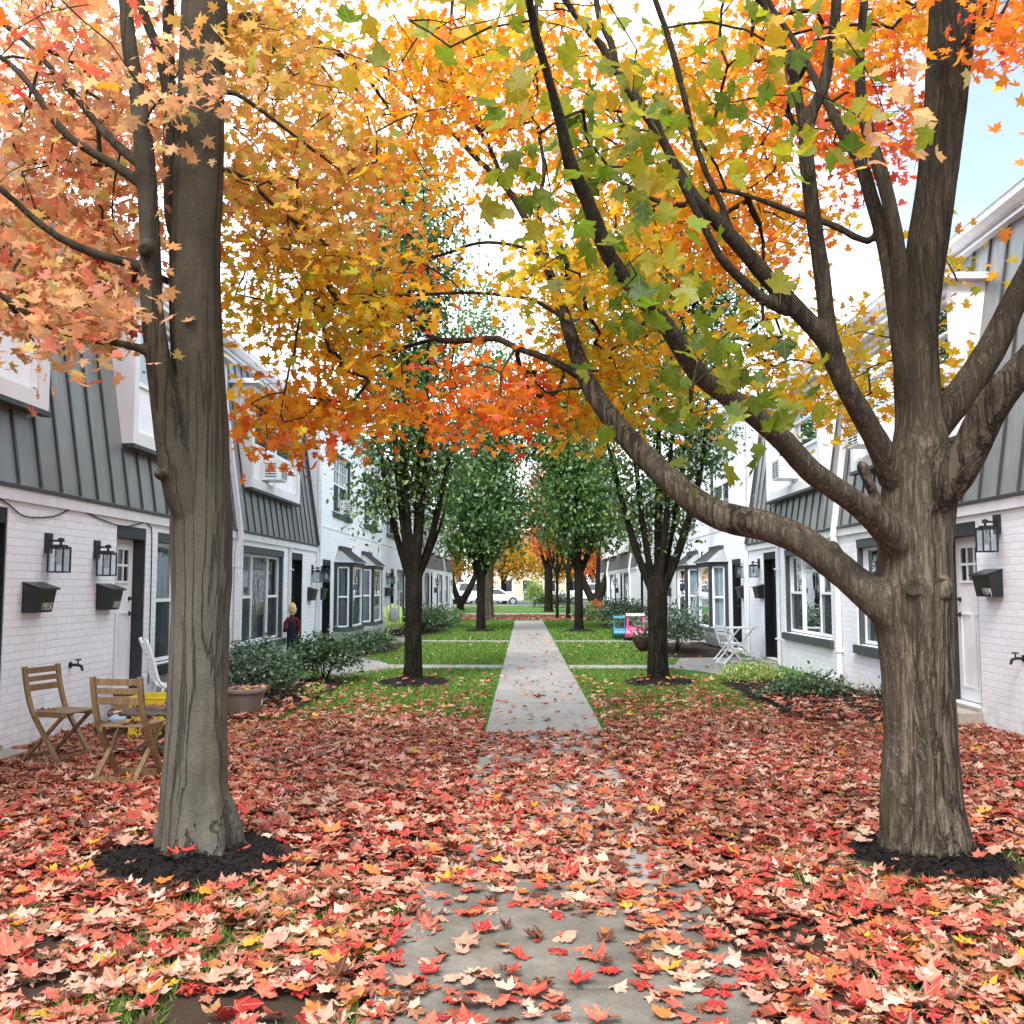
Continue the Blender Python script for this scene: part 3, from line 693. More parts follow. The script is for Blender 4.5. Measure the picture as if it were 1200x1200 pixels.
        yh = (y1-t-.09) if far > 0 else (y0+t+.09)
        X = h.x(-rec)
        for zz, rr in ((z0+.98, .030), (z0+1.16, .026)):
            hd = MB(); hd.tube([(X, yh, zz), (X-h.s*.02, yh, zz)], rr, 12); hd.tube([(X-h.s*.02, yh, zz), (X-h.s*.055, yh, zz)], .012, 8)
            if rr > .028: hd.bar((X-h.s*.055, yh+.01, z0+.98), (X-h.s*.055, yh-.11*far, z0+.98), .018, .018)
            hd.build('handle' if rr > .028 else 'deadbolt', 'blackm', fr)
        st = MB(); h.box(st, .002, .26, y0-.02, y1+.02, 0.0, max(.05, z0-.04)); st.build('step', 'stone', h.root, bevel=.012)
        s2 = MB(); h.box(s2, -rec-.06, .04, y0+.001, y1-.001, z0-.035, z0-.002); s2.build('threshold', 'stone', h.root)
def mansard(h, z0, z1, setb, seam0=.0, pitch=.405, dormers=()):
    s = h.s; X0 = h.x(.03); X1 = h.x(-setb); y0, y1 = h.y0, h.y1
    m = MB(); m.add([(X0, y0, z0), (X0, y1, z0), (X1, y1, z1), (X1, y0, z1), (h.x(-.45), y0, z0), (h.x(-.45), y1, z0), (h.x(-setb-.2), y1, z1), (h.x(-setb-.2), y0, z1)],
          [(0, 1, 2, 3), (4, 7, 6, 5), (0, 4, 5, 1), (3, 2, 6, 7), (0, 3, 7, 4), (1, 5, 6, 2)])
    slope = m.build('mansard_roof', 'metal', h.root)
    sm = MB(); y = y0+seam0
    while y < y1-.02:
        spans = [(z0+.01, z1-.01)]
        for (a, b, c, d) in dormers:
            if a-.05 < y < b+.05: spans = [(z0+.01, c-.06), (d+.06, z1-.01)]
        for a, b in spans:
            if b-a < .1: continue
            f = lambda z: X0+(X1-X0)*(z-z0)/(z1-z0)
            sm.bar((f(a)-s*.014, y, a), (f(b)-s*.014, y, b), .016, .034, (0, 1, 0))
        y += pitch
    for yy in (y0+.02, y1-.02): sm.bar((X0-s*.02, yy, z0), (X1-s*.02, yy, z1), .05, .05, (0, 1, 0))
    h.box(sm, -.02, .055, y0+.046, y1-.046, z0-.035, z0-.001)
    sm.build('seam', 'seam', h.root)
    # trim band under the metal, fascia, gutter and roof above
    tb = MB(); h.box(tb, -.02, .035, y0, y1, z0-.15, z0-.037); tb.build('trim_band', 'trim', h.root)
    fa = MB(); h.box(fa, -setb-.22, -setb+.10, y0, y1, z1+.001, z1+.03); h.box(fa, -setb-.02, -setb+.06, y0, y1, z1+.031, z1+.15)
    fa.build('fascia', 'trim', h.root)
    gp = [(-setb+.062, z1+.09), (-setb+.13, z1+.09), (-setb+.19, z1+.15), (-setb+.19, z1+.225), (-setb+.205, z1+.235), (-setb+.175, z1+.235), (-setb+.17, z1+.16), (-setb+.12, z1+.11), (-setb+.062, z1+.11)]
    MB().prism(gp, lambda p, d: (h.x(p[0]), d, p[1]), y0-.03, y1+.03).build('gutter', 'trim', h.root)
    rp = [(-setb+.10, z1+.20), (-setb+.10, z1+.23), (-setb-4.2, z1+1.5), (-setb-8.4, z1+.23), (-setb-8.4, z1+.16), (-setb+.02, z1+.16)]
    MB().prism(rp, lambda p, d: (h.x(p[0]), d, p[1]), y0-.02, y1+.02).build('roof', 'roof', h.root)
    return slope
def dormer(h, y0, y1, z0, z1, setb, mz0, mz1, ac_side=0):
    """white boxed dormer: upright front, cheeks running back to the sloping metal"""
    dz = lambda z: .03-(setb+.03)*(z-mz0)/(mz1-mz0)
    t = .13; fd = .05
    m = MB()
    for ya, yb in ((y0, y0+t), (y1-t, y1)):
        m.prism([(fd, z0), (fd, z1), (dz(z1)-.05, z1), (dz(z0)-.05, z0)], lambda p, d: (h.x(p[0]), d, p[1]), ya, yb)
    h.box(m, -.25, fd, y0+t+.001, y1-t-.001, z0, z0+.16); h.box(m, -.45, fd, y0+t+.001, y1-t-.001, z1-.10, z1-.001)
    d = m.build('dormer', 'pinkwhite', h.root)
    c = MB(); h.box(c, -.62, .16, y0-.10, y1+.10, z1, z1+.05); h.box(c, -.55, .10, y0-.05, y1+.05, z1+.051, z1+.09); c.build('dormer_cap', 'trim', d)
    dk = MB(); h.box(dk, -.02, .075, y0-.02, y1+.02, z0-.05, z0-.002); dk.build('flashing', 'seam', d)
    p = MB(); a, b = y0+t+.002, y1-t-.002; w = b-a; zs = z0+.16; zw = zs+.62; zt = z1-.102
    h.box(p, -.16, -.03, a, b, zs+.001, zs+.05)
    n = 2
    for i in range(n+1):
        q = a+w*i/n; h.box(p, -.15, .0, q-.05 if i else q, q+.05 if i < n else q, zs+.051, zt-.001)
    for i in range(n):
        q0, q1 = a+w*i/n+.051, a+w*(i+1)/n-.051
        h.box(p, -.14, -.04, q0, q1, zs+.052, zw-.03); h.box(p, -.13, -.01, q0, q1, zw-.029, zw+.025); h.box(p, -.13, -.01, q0, q1, zt-.06, zt-.002)
        h.box(p, -.12, -.02, q0, q1, (zw+zt)/2+.02, (zw+zt)/2+.055)
    p.build('sash', 'vinyl', d)
    g = MB(); 
    for i in range(n):
        q0, q1 = a+w*i/n+.04, a+w*(i+1)/n-.04; X = h.x(-.07); g.add([(X, q0, zw), (X, q1, zw), (X, q1, zt), (X, q0, zt)], [(0, 1, 2, 3)])
    g.build('pane', 'glass', d, recalc=False)
    X = h.x(-.28); MB().add([(X, a, zs), (X, b, zs), (X, b, zt), (X, a, zt)], [(0, 1, 2, 3)]).build('curtain', 'curtain', d, recalc=False)
    return d
def downspout(h, y, z0, z1, setb=None, wall_top=None, w=.085):
    m = MB(); X = lambda d: h.x(d)
    if setb is not None:
        m.bar((X(-setb+.10), y, z1+.10), (X(-setb+.07), y, z1-.02), w, w*.8, (0, 1, 0))
        m.bar((X(-setb+.075), y, z1), (X(.10), y, wall_top), w, w*.8, (0, 1, 0)); m.bar((X(.10), y, wall_top+.02), (X(.055), y, wall_top-.28), w, w*.8, (0, 1, 0))
        m.bar((X(.055), y, wall_top-.26), (X(.055), y, z0+.14), w, w*.8, (0, 1, 0)); m.bar((X(.055), y, z0+.16), (X(.28), y-.02, z0+.05), w, w*.8, (0, 1, 0))
    else: m.bar((X(.04), y, z1), (X(.04), y, z0), w, w, (0, 1, 0))
    d = m.build('downspout', 'trim', h.root, bevel=.008)
    for z in (z0+.5, (wall_top or z1)-.45): h.box(MB(), .0, .105, y-w*.62, y+w*.62, z, z+.03).build('bracket', 'trim', d)
def shell(h, z1, depth=8.6, gable=None):
    """end walls and back of the block"""
    m = MB(); xi, xo = h.x(-.30), h.x(-depth)
    for y in (h.y0, h.y1):
        e = .10 if y == h.y0 else -.10
        pts = [(h.x(-.012), 0), (h.x(-.012), min(z1, 2.42)), (h.x((gable or 0)-.02), z1), (xo, z1), (xo, 0)]
        yy0, yy1 = (y+.004, y+.2) if y == h.y0 else (y-.2, y-.004)
        m.prism(pts, lambda p, d: (p[0], d, p[1]), yy0, yy1)
    m.box(xo, h.x(-depth+.2), h.y0+.21, h.y1-.21, 0, z1)
    m.build('end_wall', 'brick', h.root)
MZ0, MZ1, SETB = 2.44, 5.46, .42
def mansard_house(s, xw, y0, y1, off, label, wb, near=True, detail=True):
    h = House(s, xw, y0, y1, label); o = y0-1.3+off
    D = [(7.55, 8.5, .10, 2.22, False, 1), (10.80, 11.66, .20, 2.22, True, 1), (19.03, 19.98, .08, 2.20, False, -1)]
    Wn = [(4.4, 6.9), (12.02, 14.55), (15.72, 18.42)]
    dm = [(5.5, 9.05, 3.20, 4.98), (11.05, 14.5, 3.20, 4.98), (15.95, 19.4, 3.20, 4.98)]
    holes = [(a+o, b+o, c, d) for a, b, c, d, _, _ in D]+[(a+o, b+o, wb, 2.2) for a, b in Wn]
    facade(s, xw, y0, y1, 0, MZ0-.12, holes).build('wall', 'brick', h.root)
    for a, b, c, d, wht, far in D: h.door(a+o, b+o, c, d, wht, far=far)
    for a, b in Wn: h.window(a+o, b+o, wb, 2.2)
    ds = [(a+o, b+o, c, d) for a, b, c, d in dm]
    mansard(h, MZ0, MZ1, SETB, dormers=ds)
    for a, b, c, d in ds: dormer(h, a, b, c, d, SETB, MZ0, MZ1)
    downspout(h, 15.25+o, 0, MZ1, SETB, MZ0-.16); downspout(h, 18.75+o, 0, MZ0-.16, w=.05); downspout(h, 3.6+o, 0, MZ1, SETB, MZ0-.16)
    downspout(h, y1-.06, 0, MZ0-.16, w=.05)
    shell(h, MZ1, gable=-SETB*1.0)
    return h, o
def bay(h, y0, y1, z0, z1, pr=.36):
    """angled bay with dark corner posts, white sashes and a small metal roof"""
    a = pr; m = MB()
    P = [(0, y0), (pr, y0+a), (pr, y1-a), (0, y1)]
    up = [(h.x(d), y) for d, y in [(0, y0-.08), (pr+.07, y0+a-.04), (pr+.07, y1-a+.04), (0, y1+.08)]]
    m.prism(up, lambda p, d: (p[0], p[1], d), z1+.001, z1+.09); b = m.build('bay_window', 'dark', h.root)
    for (d, y) in P: h.box(MB(), d-.055 if d else 0, d+.03 if d else .07, y-.06, y+.06, z0, z1).build('corner_post', 'dark', b)
    MB().prism(up, lambda p, d: (p[0], p[1], d), z0-.10, z0-.002).build('sill', 'lintel', b)
    lo = [(h.x(d), y) for d, y in [(0, y0+.25), (pr*.55, y0+a+.15), (pr*.55, y1-a-.15), (0, y1-.25)]]
    n = 4; MB().add([(p[0], p[1], .05) for p in lo]+[(p[0], p[1], z0-.102) for p in up], [(i, (i+1) % n, n+(i+1) % n, n+i) for i in range(n)]+[(3, 2, 1, 0), (4, 5, 6, 7)]).build('skirt', 'brick', b)
    zr = z1+.092; e = [(h.x(d), y) for d, y in [(0, y0-.14), (pr+.12, y0+a-.07), (pr+.12, y1-a+.07), (0, y1+.14)]]
    t = [(h.x(.0), y0+.42), (h.x(.06), y0+.45), (h.x(.06), y1-.45), (h.x(.0), y1-.42)]
    MB().add([(p[0], p[1], zr) for p in e]+[(p[0], p[1], zr+.34) for p in t], [(i, (i+1) % n, n+(i+1) % n, n+i) for i in range(n)]+[(3, 2, 1, 0), (4, 5, 6, 7)]).build('bay_roof', 'metal', b)
    rb = MB(); k = 6
    for i in range(k+1):
        u = i/k; p0 = Vector((e[1][0], e[1][1]+(e[2][1]-e[1][1])*u, zr+.02)); p1 = Vector((t[1][0], t[1][1]+(t[2][1]-t[1][1])*u, zr+.355)); rb.bar(p0, p1, .02, .03, (0, 1, 0))
    h.box(rb, 0, .10, y0+.40, y1-.40, zr+.33, zr+.42); rb.build('roof_rib', 'seam', b)
    sm = MB(); gl = MB(); cu = MB()
    for i in range(3):
        (d0, ya), (d1, yb) = P[i], P[i+1]; A = np.array((d0, ya)); B_ = np.array((d1, yb)); L = np.linalg.norm(B_-A); u = (B_-A)/L
        A = A+u*.075; B_ = B_-u*.075; nrm = np.array((u[1], -u[0]))
        V3 = lambda q, z, k=0.: (h.x(q[0]+nrm[0]*k), q[1]+nrm[1]*k, z)
        for q in (A+u*.02, B_-u*.02): sm.bar(V3(q, z0+.02), V3(q, z1-.02), .045, .045, (0, 1, 0))
        for z in (z0+.03, (z0+z1)/2, z1-.03): sm.bar(V3(A+u*.044, z), V3(B_-u*.044, z), .04, .042)
        gl.add([V3(A, z0, -.01), V3(B_, z0, -.01), V3(B_, z1, -.01), V3(A, z1, -.01)], [(0, 1, 2, 3)])
        cu.add([V3(A, z0, -.07), V3(B_, z0, -.07), V3(B_, z1, -.07), V3(A, z1, -.07)], [(0, 1, 2, 3)])
    sm.build('sash', 'vinyl', b); gl.build('pane', 'glass', b, recalc=False); cu.build('curtain', 'curtain', b, recalc=False)
    return b
def brick_house(s, xw, y0, y1, off, label):
    h = House(s, xw, y0, y1, label); o = off
    D = [(21.95, 22.9, .08, 2.15, False, 1), (33.2, 34.1, .08, 2.15, False, -1), (39.6, 40.5, .08, 2.15, False, 1)]
    Wn = [(34.9, 37.2, .55, 2.15)]; U = [(23.1, 25.4, 3.35, 4.86), (27.6, 29.9, 3.35, 4.86), (32.2, 34.5, 3.35, 4.86), (36.6, 38.9, 3.35, 4.86)]
    holes = [(a+o, b+o, c, d) for a, b, c, d, _, _ in D]+[(a+o, b+o, c, d) for a, b, c, d in Wn+U]
    facade(s, xw, y0, y1, 0, 5.42, holes).build('wall', 'brick', h.root)
    for a, b, c, d, wht, far in D: h.door(a+o, b+o, c, d, wht, far=far)
    for a, b, c, d in Wn: h.window(a+o, b+o, c, d)
    for a, b, c, d in U: h.window(a+o, b+o, c, d, lights=2, head=.05, grid=True)
    bay(h, 23.35+o, 25.55+o, .50, 2.02); bay(h, 26.75+o, 28.95+o, .50, 2.02)
    c = MB(); h.box(c, -.05, .10, y0+.01, y1-.01, 5.43, 5.62); h.box(c, -.05, .20, y0+.01, y1-.01, 5.621, 5.72); c.build('cornice', 'trim', h.root)
    MB().prism([(-.05, 5.50), (-4.2, 6.9), (-8.6, 5.50)], lambda p, d: (h.x(p[0]), d, p[1]), y0, y1).build('roof', 'roof', h.root)
    bt = MB(); h.box(bt, .0, .012, y0+.2, y1-.2, 2.9, 2.93); bt.build('belt_course', 'trim', h.root)
    downspout(h, 30.3+o, 0, 5.4, w=.07); downspout(h, y0+.10, 0, 5.4, w=.06)
    shell(h, 5.42)
    return h
LX, RX = 4.68, 4.92
hL, oL = mansard_house(-1, LX, 1.3, 21.3, 0., 'nearest white brick townhouse on the left with grey standing seam mansard above two wooden chairs', .52)
hR, oR = mansard_house(1, RX, .85, 20.85, 0., 'nearest white brick townhouse on the right behind the thick brown maple, grey metal mansard', .66)
bL = brick_house(-1, LX, 21.32, 41.28, 0., 'flat fronted white brick townhouse on the left with dark bay windows behind the lime chair')
bR = brick_house(1, RX, 20.87, 41.28, -.40, 'flat fronted white brick townhouse on the right with dark bay windows behind the ladder')
cL, oC = mansard_house(-1, LX, 41.3, 61.3, 0., 'farthest townhouse of the left row, dark mansard over white ground floor', .52)
cR, oD = mansard_house(1, RX, 41.3, 61.3, 0., 'farthest townhouse of the right row, dark mansard over white ground floor', .66)
# ------------------------------------------------------------------ the two maples in front
YL = 5.35; YR = 5.42
GAPS = [(560, 270, 75, 52, .95), (555, 380, 85, 42, .92), (520, 420, 40, 20, .8), (640, 380, 30, 60, .7), (610, 225, 30, 25, .7), (330, 425, 45, 35, .9), (1135, 130, 60, 85, .97), (1065, 235, 28, 70, .8), (955, 330, 35, 60, .8), (165, 235, 30, 22, .8), (20, 70, 30, 22, .85), (60, 215, 25, 18, .6), (25, 275, 30, 25, .6), (300, 262, 35, 30, .5), (740, 50, 25, 18, .7), (545, 170, 40, 25, .5), (1000, 300, 30, 30, .5), (430, 235, 25, 30, .5), (150, 445, 400, 30, .85), (1130, 380, 50, 150, .9)]
limbsL = [
 [(232,1035,YL,128),(231,1008,YL,97),(230,975,YL,83),(228,920,YL,74),(229,850,YL,69),(233,760,YL,67),(236,690,YL,68),(236,620,YL,71),(237,560,YL,64),(236,500,YL,63),(232,430,YL,61),(229,360,YL,61),(229,290,YL,60),(233,200,YL,58),(236,100,YL,55),(240,0,YL,55),(246,-150,YL,48),(250,-350,YL,36),(262,-600,YL,20)],
 [(243,640,YL,50),(228,605,YL-.05,48),(213,572,YL-.12,44),(201,520,YL-.16,37),(190,450,YL-.18,31),(179,370,YL-.2,27),(176,290,YL-.2,24),(171,200,YL-.2,24),(161,110,YL-.2,20),(150,40,YL-.2,18),(143,-60,YL-.2,16),(120,-260,YL-.2,10)],
 [(236,300,YL,30),(203,268,YL+.1,17),(199,200,YL+.12,16),(198,110,YL+.15,15),(197,0,YL+.2,15),(190,-200,YL+.3,10)],
 [(199,120,YL+.15,16),(187,62,YL+.15,13),(165,5,YL+.15,12),(140,-120,YL+.1,9)],
 [(172,220,YL-.2,14),(133,193,YL-.25,12),(77,157,YL-.3,11),(33,97,YL-.35,9),(0,67,YL-.35,8),(-80,20,YL-.4,6)],
 [(172,200,YL-.2,12),(160,190,YL-.2,12),(127,160,YL-.05,11),(80,103,YL+.1,9),(22,42,YL+.3,7),(-40,0,YL+.4,5)],
 [(178,318,YL-.2,15),(150,308,YL-.25,12),(110,297,YL-.35,11),(67,277,YL-.45,10),(30,248,YL-.5,9),(0,221,YL-.55,9),(-90,160,YL-.7,6)],
 [(187,418,YL-.18,14),(160,407,YL-.25,11),(110,398,YL-.35,10),(60,384,YL-.45,9),(25,362,YL-.5,8),(0,345,YL-.55,7),(-90,300,YL-.7,5)],
 [(198,330,YL,9),(182,322,YL-.1,8),(160,314,YL-.1,5)],
 [(250,195,YL,8),(262,198,YL,6),(290,210,YL+.15,5),(320,240,YL+.4,4.5),(360,270,YL+.7,4),(400,297,YL+1.,3)],
 [(255,105,YL,9),(277,110,YL,6),(307,130,YL+.1,5),(350,163,YL+.3,4),(400,200,YL+.6,3)],
 [(240,-60,YL,40),(300,-120,YL+.4,24),(380,-160,YL+1.2,16),(450,-150,YL+2.2,10),(520,-80,YL+3,6)],
 [(236,60,YL,20),(290,20,YL+.5,12),(350,40,YL+1.3,9),(420,80,YL+2.2,6),(470,150,YL+2.9,4)],
]
regL = [
 (60,100,95,120,5.2,7.2,105,'peach',0),(90,255,115,80,5.2,6.8,110,'peach',0),(65,340,100,48,5.0,6.2,80,'peach',0),(150,110,60,110,5.6,7,55,'peach',0),
 (222,105,48,36,4.75,4.95,11,'peachlight',0),(330,130,90,130,5.4,8,110,'peach2',0),(335,335,80,72,5.7,8,74,'yellow',0),(310,230,50,60,5.4,7,50,'peach2',0),
 (400,240,65,85,5.8,8,85,'peach2',0),(470,130,95,120,6,8.8,96,'orange',0),(410,385,75,52,6,7.8,48,'yellow',0),(375,455,88,46,6.2,7.8,78,'orange',0),(330,500,40,20,6.2,7,14,'orangered',0),
 (85,-6,20,6,3.9,4.1,1,'red',1),(135,0,10,6,3.8,4.0,1,'red',1),(25,30,12,10,3.4,3.6,1,'orangered',1),(20,30,50,30,4.8,5.2,4,'red',0),(290,40,45,45,5.2,6.5,40,'peach2',0),(105,360,40,30,4.6,5.1,16,'peach',0),
 (-180,120,160,260,4.5,7.5,80,'peach',0),(150,-180,260,150,4.6,7.5,70,'peach',0),(400,-170,200,140,5.4,9,50,'orange',0),(120,-450,300,200,4.5,7.5,30,'peach',0)]
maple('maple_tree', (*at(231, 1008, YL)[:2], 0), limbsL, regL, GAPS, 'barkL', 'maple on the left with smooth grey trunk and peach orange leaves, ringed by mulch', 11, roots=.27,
      stubs=[([at(196, 560, YL-.15), at(186, 556, YL-.3), at(184, 553, YL-.34)], [.03, .028, .022], 10), ([at(172, 290, YL-.25), at(168, 292, YL-.36)], [.045, .03], 10)])
limbsR = [
 [(1086,1030,YR,150),(1086,1003,YR,110),(1084,975,YR,98),(1080,925,YR,88),(1078,860,YR,81),(1075,790,YR,79),(1071,720,YR,88),(1071,680,YR,86),(1072,640,YR,82),(1076,590,YR,84),(1080,550,YR,80),(1078,500,YR+.02,56),(1074,440,YR+.03,52),(1076,380,YR+.05,46),(1085,300,YR+.06,47),(1097,220,YR+.06,46),(1108,120,YR+.06,49),(1117,0,YR+.06,54),(1124,-140,YR+.1,44),(1135,-350,YR+.2,28),(1140,-560,YR+.2,14)],
 [(1068,470,YR,34),(1058,410,YR-.05,26),(1046,340,YR-.02,20),(1034,275,YR+.05,18),(1020,228,YR+.1,17),(1008,190,YR+.15,16),(985,150,YR+.25,14),(965,112,YR+.35,11),(935,55,YR+.5,8),(900,0,YR+.6,6),(870,-60,YR+.7,5)],
 [(1062,440,YR-.02,26),(1057,370,YR-.08,20),(1053,300,YR-.1,19),(1040,230,YR-.08,17),(1022,170,YR-.05,16),(1010,120,YR,14),(1008,60,YR,12),(1015,-40,YR,9),(1010,-160,YR,7)],
 [(1050,560,YR-.05,40),(1030,522,YR-.15,28),(1007,480,YR-.25,26),(987,445,YR-.32,25),(972,405,YR-.36,26),(968,365,YR-.38,20),(963,320,YR-.4,20),(956,275,YR-.42,19),(949,220,YR-.45,18),(944,165,YR-.48,18),(952,130,YR-.5,15),(964,105,YR-.5,14),(975,50,YR-.52,13),(980,0,YR-.55,12),(985,-120,YR-.6,8)],
 [(945,160,YR-.48,14),(938,130,YR-.48,12),(929,85,YR-.5,12),(910,43,YR-.55,11),(893,0,YR-.6,10),(870,-70,YR-.7,7)],
 [(978,412,YR-.36,26),(953,383,YR-.42,23),(928,357,YR-.45,23),(897,323,YR-.5,21),(862,283,YR-.55,19),(838,258,YR-.58,16),(815,232,YR-.6,15),(795,200,YR-.62,13),(780,170,YR-.65,12),(765,145,YR-.66,13),(742,112,YR-.68,13),(720,78,YR-.7,12),(704,52,YR-.72,11),(683,28,YR-.75,10),(660,-4,YR-.8,9),(620,-90,YR-.9,6)],
 [(722,80,YR-.7,9),(716,50,YR-.7,9),(702,20,YR-.65,8),(696,-30,YR-.6,6)],
 [(925,365,YR-.44,16),(893,350,YR-.5,14),(868,327,YR-.55,13),(843,300,YR-.62,12),(824,262,YR-.66,11),(800,217,YR-.7,10),(783,180,YR-.75,8),(770,140,YR-.8,6)],
 [(858,278,YR-.55,11),(846,240,YR-.6,9),(829,205,YR-.62,9),(814,165,YR-.65,9),(803,118,YR-.7,8),(792,75,YR-.72,8),(780,33,YR-.75,7),(768,0,YR-.78,7),(750,-70,YR-.8,5)],
 [(1066,650,YR-.05,46),(1030,612,YR-.2,33),(1000,587,YR-.32,29),(950,552,YR-.5,28),(920,518,YR-.62,27),(883,486,YR-.75,25),(850,462,YR-.88,24),(815,434,YR-1.0,24),(783,385,YR-1.15,22),(752,350,YR-1.28,20),(714,300,YR-1.45,19),(688,235,YR-1.6,17),(668,192,YR-1.7,17),(656,140,YR-1.8,15),(641,85,YR-1.9,13),(627,38,YR-2.,11),(620,0,YR-2.1,10),(610,-80,YR-2.2,7)],
 [(1064,745,YR-.04,34),(1030,706,YR-.05,42),(1000,680,YR,38),(970,656,YR+.05,37),(940,634,YR+.1,36),(900,617,YR+.2,36),(850,606,YR+.35,35),(815,588,YR+.45,33),(780,558,YR+.55,30),(745,524,YR+.7,27),(715,488,YR+.8,24),(690,450,YR+.9,22),(676,415,YR+1.,19),(664,378,YR+1.1,16),(653,345,YR+1.2,13),(632,290,YR+1.4,10),(607,240,YR+1.6,9),(587,213,YR+1.75,8),(560,187,YR+1.9,7),(527,153,YR+2.2,6),(493,123,YR+2.5,5),(450,90,YR+2.8,4)],
 [(645,325,YR+1.2,9),(638,285,YR+1.3,7),(631,240,YR+1.4,6),(638,200,YR+1.5,5),(630,150,YR+1.6,4)],
 [(590,215,YR+1.75,7),(577,180,YR+1.8,6),(560,150,YR+1.9,6),(543,130,YR+2.,6),(517,90,YR+2.1,5),(527,40,YR+2.2,4),(530,0,YR+2.3,4)],
 [(690,448,YR+.9,13),(665,432,YR+.95,10),(633,417,YR+1.1,9),(605,408,YR+1.2,8),(583,397,YR+1.3,8),(545,399,YR+1.4,8),(510,397,YR+1.5,7),(482,373,YR+1.7,5),(443,360,YR+1.9,3)],
 [(512,397,YR+1.5,5),(470,408,YR+1.6,4),(430,422,YR+1.7,3)],
 [(660,372,YR+1.1,6),(645,363,YR+1.2,5),(630,354,YR+1.2,5),(600,347,YR+1.3,4.5),(543,343,YR+1.5,4),(460,347,YR+1.8,3.5),(413,343,YR+2.,3)],
 [(634,297,YR+1.4,5),(600,287,YR+1.5,4),(560,285,YR+1.6,4),(513,300,YR+1.8,3.5),(437,318,YR+2.1,2.5)],
 [(1040,262,YR+.1,11),(1017,283,YR+.1,9),(985,268,YR+.15,9),(960,258,YR+.2,9),(933,250,YR+.3,8),(887,233,YR+.4,7),(840,223,YR+.55,7),(800,240,YR+.7,7),(750,227,YR+.9,6),(707,197,YR+1.1,5),(670,170,YR+1.4,3)],
 [(1075,600,YR-.05,50),(1098,582,YR-.15,45),(1120,556,YR-.25,43),(1140,520,YR-.35,42),(1155,488,YR-.42,41),(1180,452,YR-.5,39),(1203,428,YR-.55,37),(1260,350,YR-.7,30),(1330,240,YR-.9,20),(1380,120,YR-1,10)],
 [(1070,545,YR+.03,40),(1098,497,YR+.05,38),(1128,460,YR+.08,37),(1160,412,YR+.1,34),(1183,365,YR+.12,30),(1203,325,YR+.15,27),(1250,230,YR+.2,20),(1300,100,YR+.3,10)],
]
kA = at(1088, 682, YR); 
stR = [([at(1045, 612, YR-.1), at(1030, 590, YR-.22), at(1018, 566, YR-.28), at(1010, 545, YR-.3), at(1012, 541, YR-.3)], [.045, .032, .028, .034, .026], 10),
       ([at(1073, 689, YR-.12), at(1071, 689, YR-.195), at(1071, 689, YR-.205)], [.080, .068, .05], 14), ([at(1096, 690, YR-.10), at(1099, 689, YR-.185), at(1099, 689, YR-.195)], [.095, .080, .062], 14),
       ([at(985, 657, YR+.03), at(976, 640, YR-.02), at(972, 637, YR-.02)], [.04, .035, .03], 10)]
regR = [
 (690,455,50,58,6.9,8.2,36,'yellow',0),(770,440,65,55,7.0,8.4,36,'yellow',0),(645,400,30,40,6.9,8.2,12,'yellow',0),(560,462,92,38,6.3,7.8,62,'orangered',0),(465,320,55,45,6.3,8.0,26,'orange',0),(590,120,70,95,6.8,9,62,'orange',0),(680,120,95,120,6.8,9.2,100,'orange',0),
 (690,215,65,85,3.5,4.4,14,'green',1),(655,140,50,45,3.5,4.2,6,'yellowgreen',1),(760,180,60,60,3.9,4.6,8,'yellowgreen',1),(790,110,80,85,5.0,6.2,26,'yellowgreen',1),(820,180,95,135,6.3,9,130,'orange',0),(700,400,75,105,6.6,8.2,90,'yellow',0),
 (755,320,40,35,3.5,4.2,6,'green',1),(860,455,75,40,3.6,4.5,13,'green',1),(885,365,40,20,3.7,4.2,3,'yellowgreen',1),(790,350,40,30,3.7,4.3,3,'green',1),
 (955,425,95,66,6.2,8,70,'yellow',0),(900,80,95,85,6.3,8.5,90,'orange',0),(985,90,75,90,6.2,8,60,'orangered',0),(1025,110,50,35,4.0,4.5,4,'peachlight',1),(1045,180,48,55,6.5,7.6,24,'red',0),
 (1060,30,65,42,6,7.6,50,'orange',0),(1172,14,40,28,5,6.5,30,'orangered',0),(1100,320,30,50,6,7,16,'yellow',0),(1095,425,45,42,6,7,14,'yellow',0),(880,250,80,70,6.2,8.4,80,'orange',0),
 (620,25,120,35,3.6,4.5,9,'yellowgreen',1),(450,40,100,45,3.6,4.6,7,'yellowgreen',1),(540,60,60,55,6.3,8.5,60,'orange',0),(730,290,60,70,5.8,7.6,50,'yellow',0),(640,300,50,60,5.8,7.6,34,'yellow',0),(890,40,110,40,4.2,4.8,9,'yellowgreen',1),(960,120,50,40,3.6,4.2,6,'yellowgreen',1),
 (1390,150,150,230,4.5,7.5,90,'orange',0),(900,-180,300,150,4.6,8,80,'orange',0),(600,-180,220,140,4.6,8.5,50,'yellow',0),(1150,-220,200,200,4.5,7.5,40,'orangered',0),(900,-450,300,200,4.5,7.5,30,'orange',0)]
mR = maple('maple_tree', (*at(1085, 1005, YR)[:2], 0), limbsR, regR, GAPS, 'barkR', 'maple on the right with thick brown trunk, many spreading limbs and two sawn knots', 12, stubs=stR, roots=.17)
for px, py, r, dy in ((1071, 689, .044, .205), (1099, 689, .056, .195)):
    c = at(px, py, YR-dy); m = MB(); m.lathe([(r*1.06, -.012), (r*1.0, .004), (r*.80, .002), (r*.5, -.003), (.001, -.006)], (0, 0, 0), 26, False)
    wv = lambda x, y: 1+.13*math.sin(3*math.atan2(y, x)+px)+.07*math.sin(7*math.atan2(y, x)+px*.3); m.v = [(c[0]+x*wv(x, y), c[1]-z-.010, c[2]+y*wv(x, y)*1.05) for x, y, z in m.v]; m.build('sawn_knot', 'cut', mR, smooth=True)

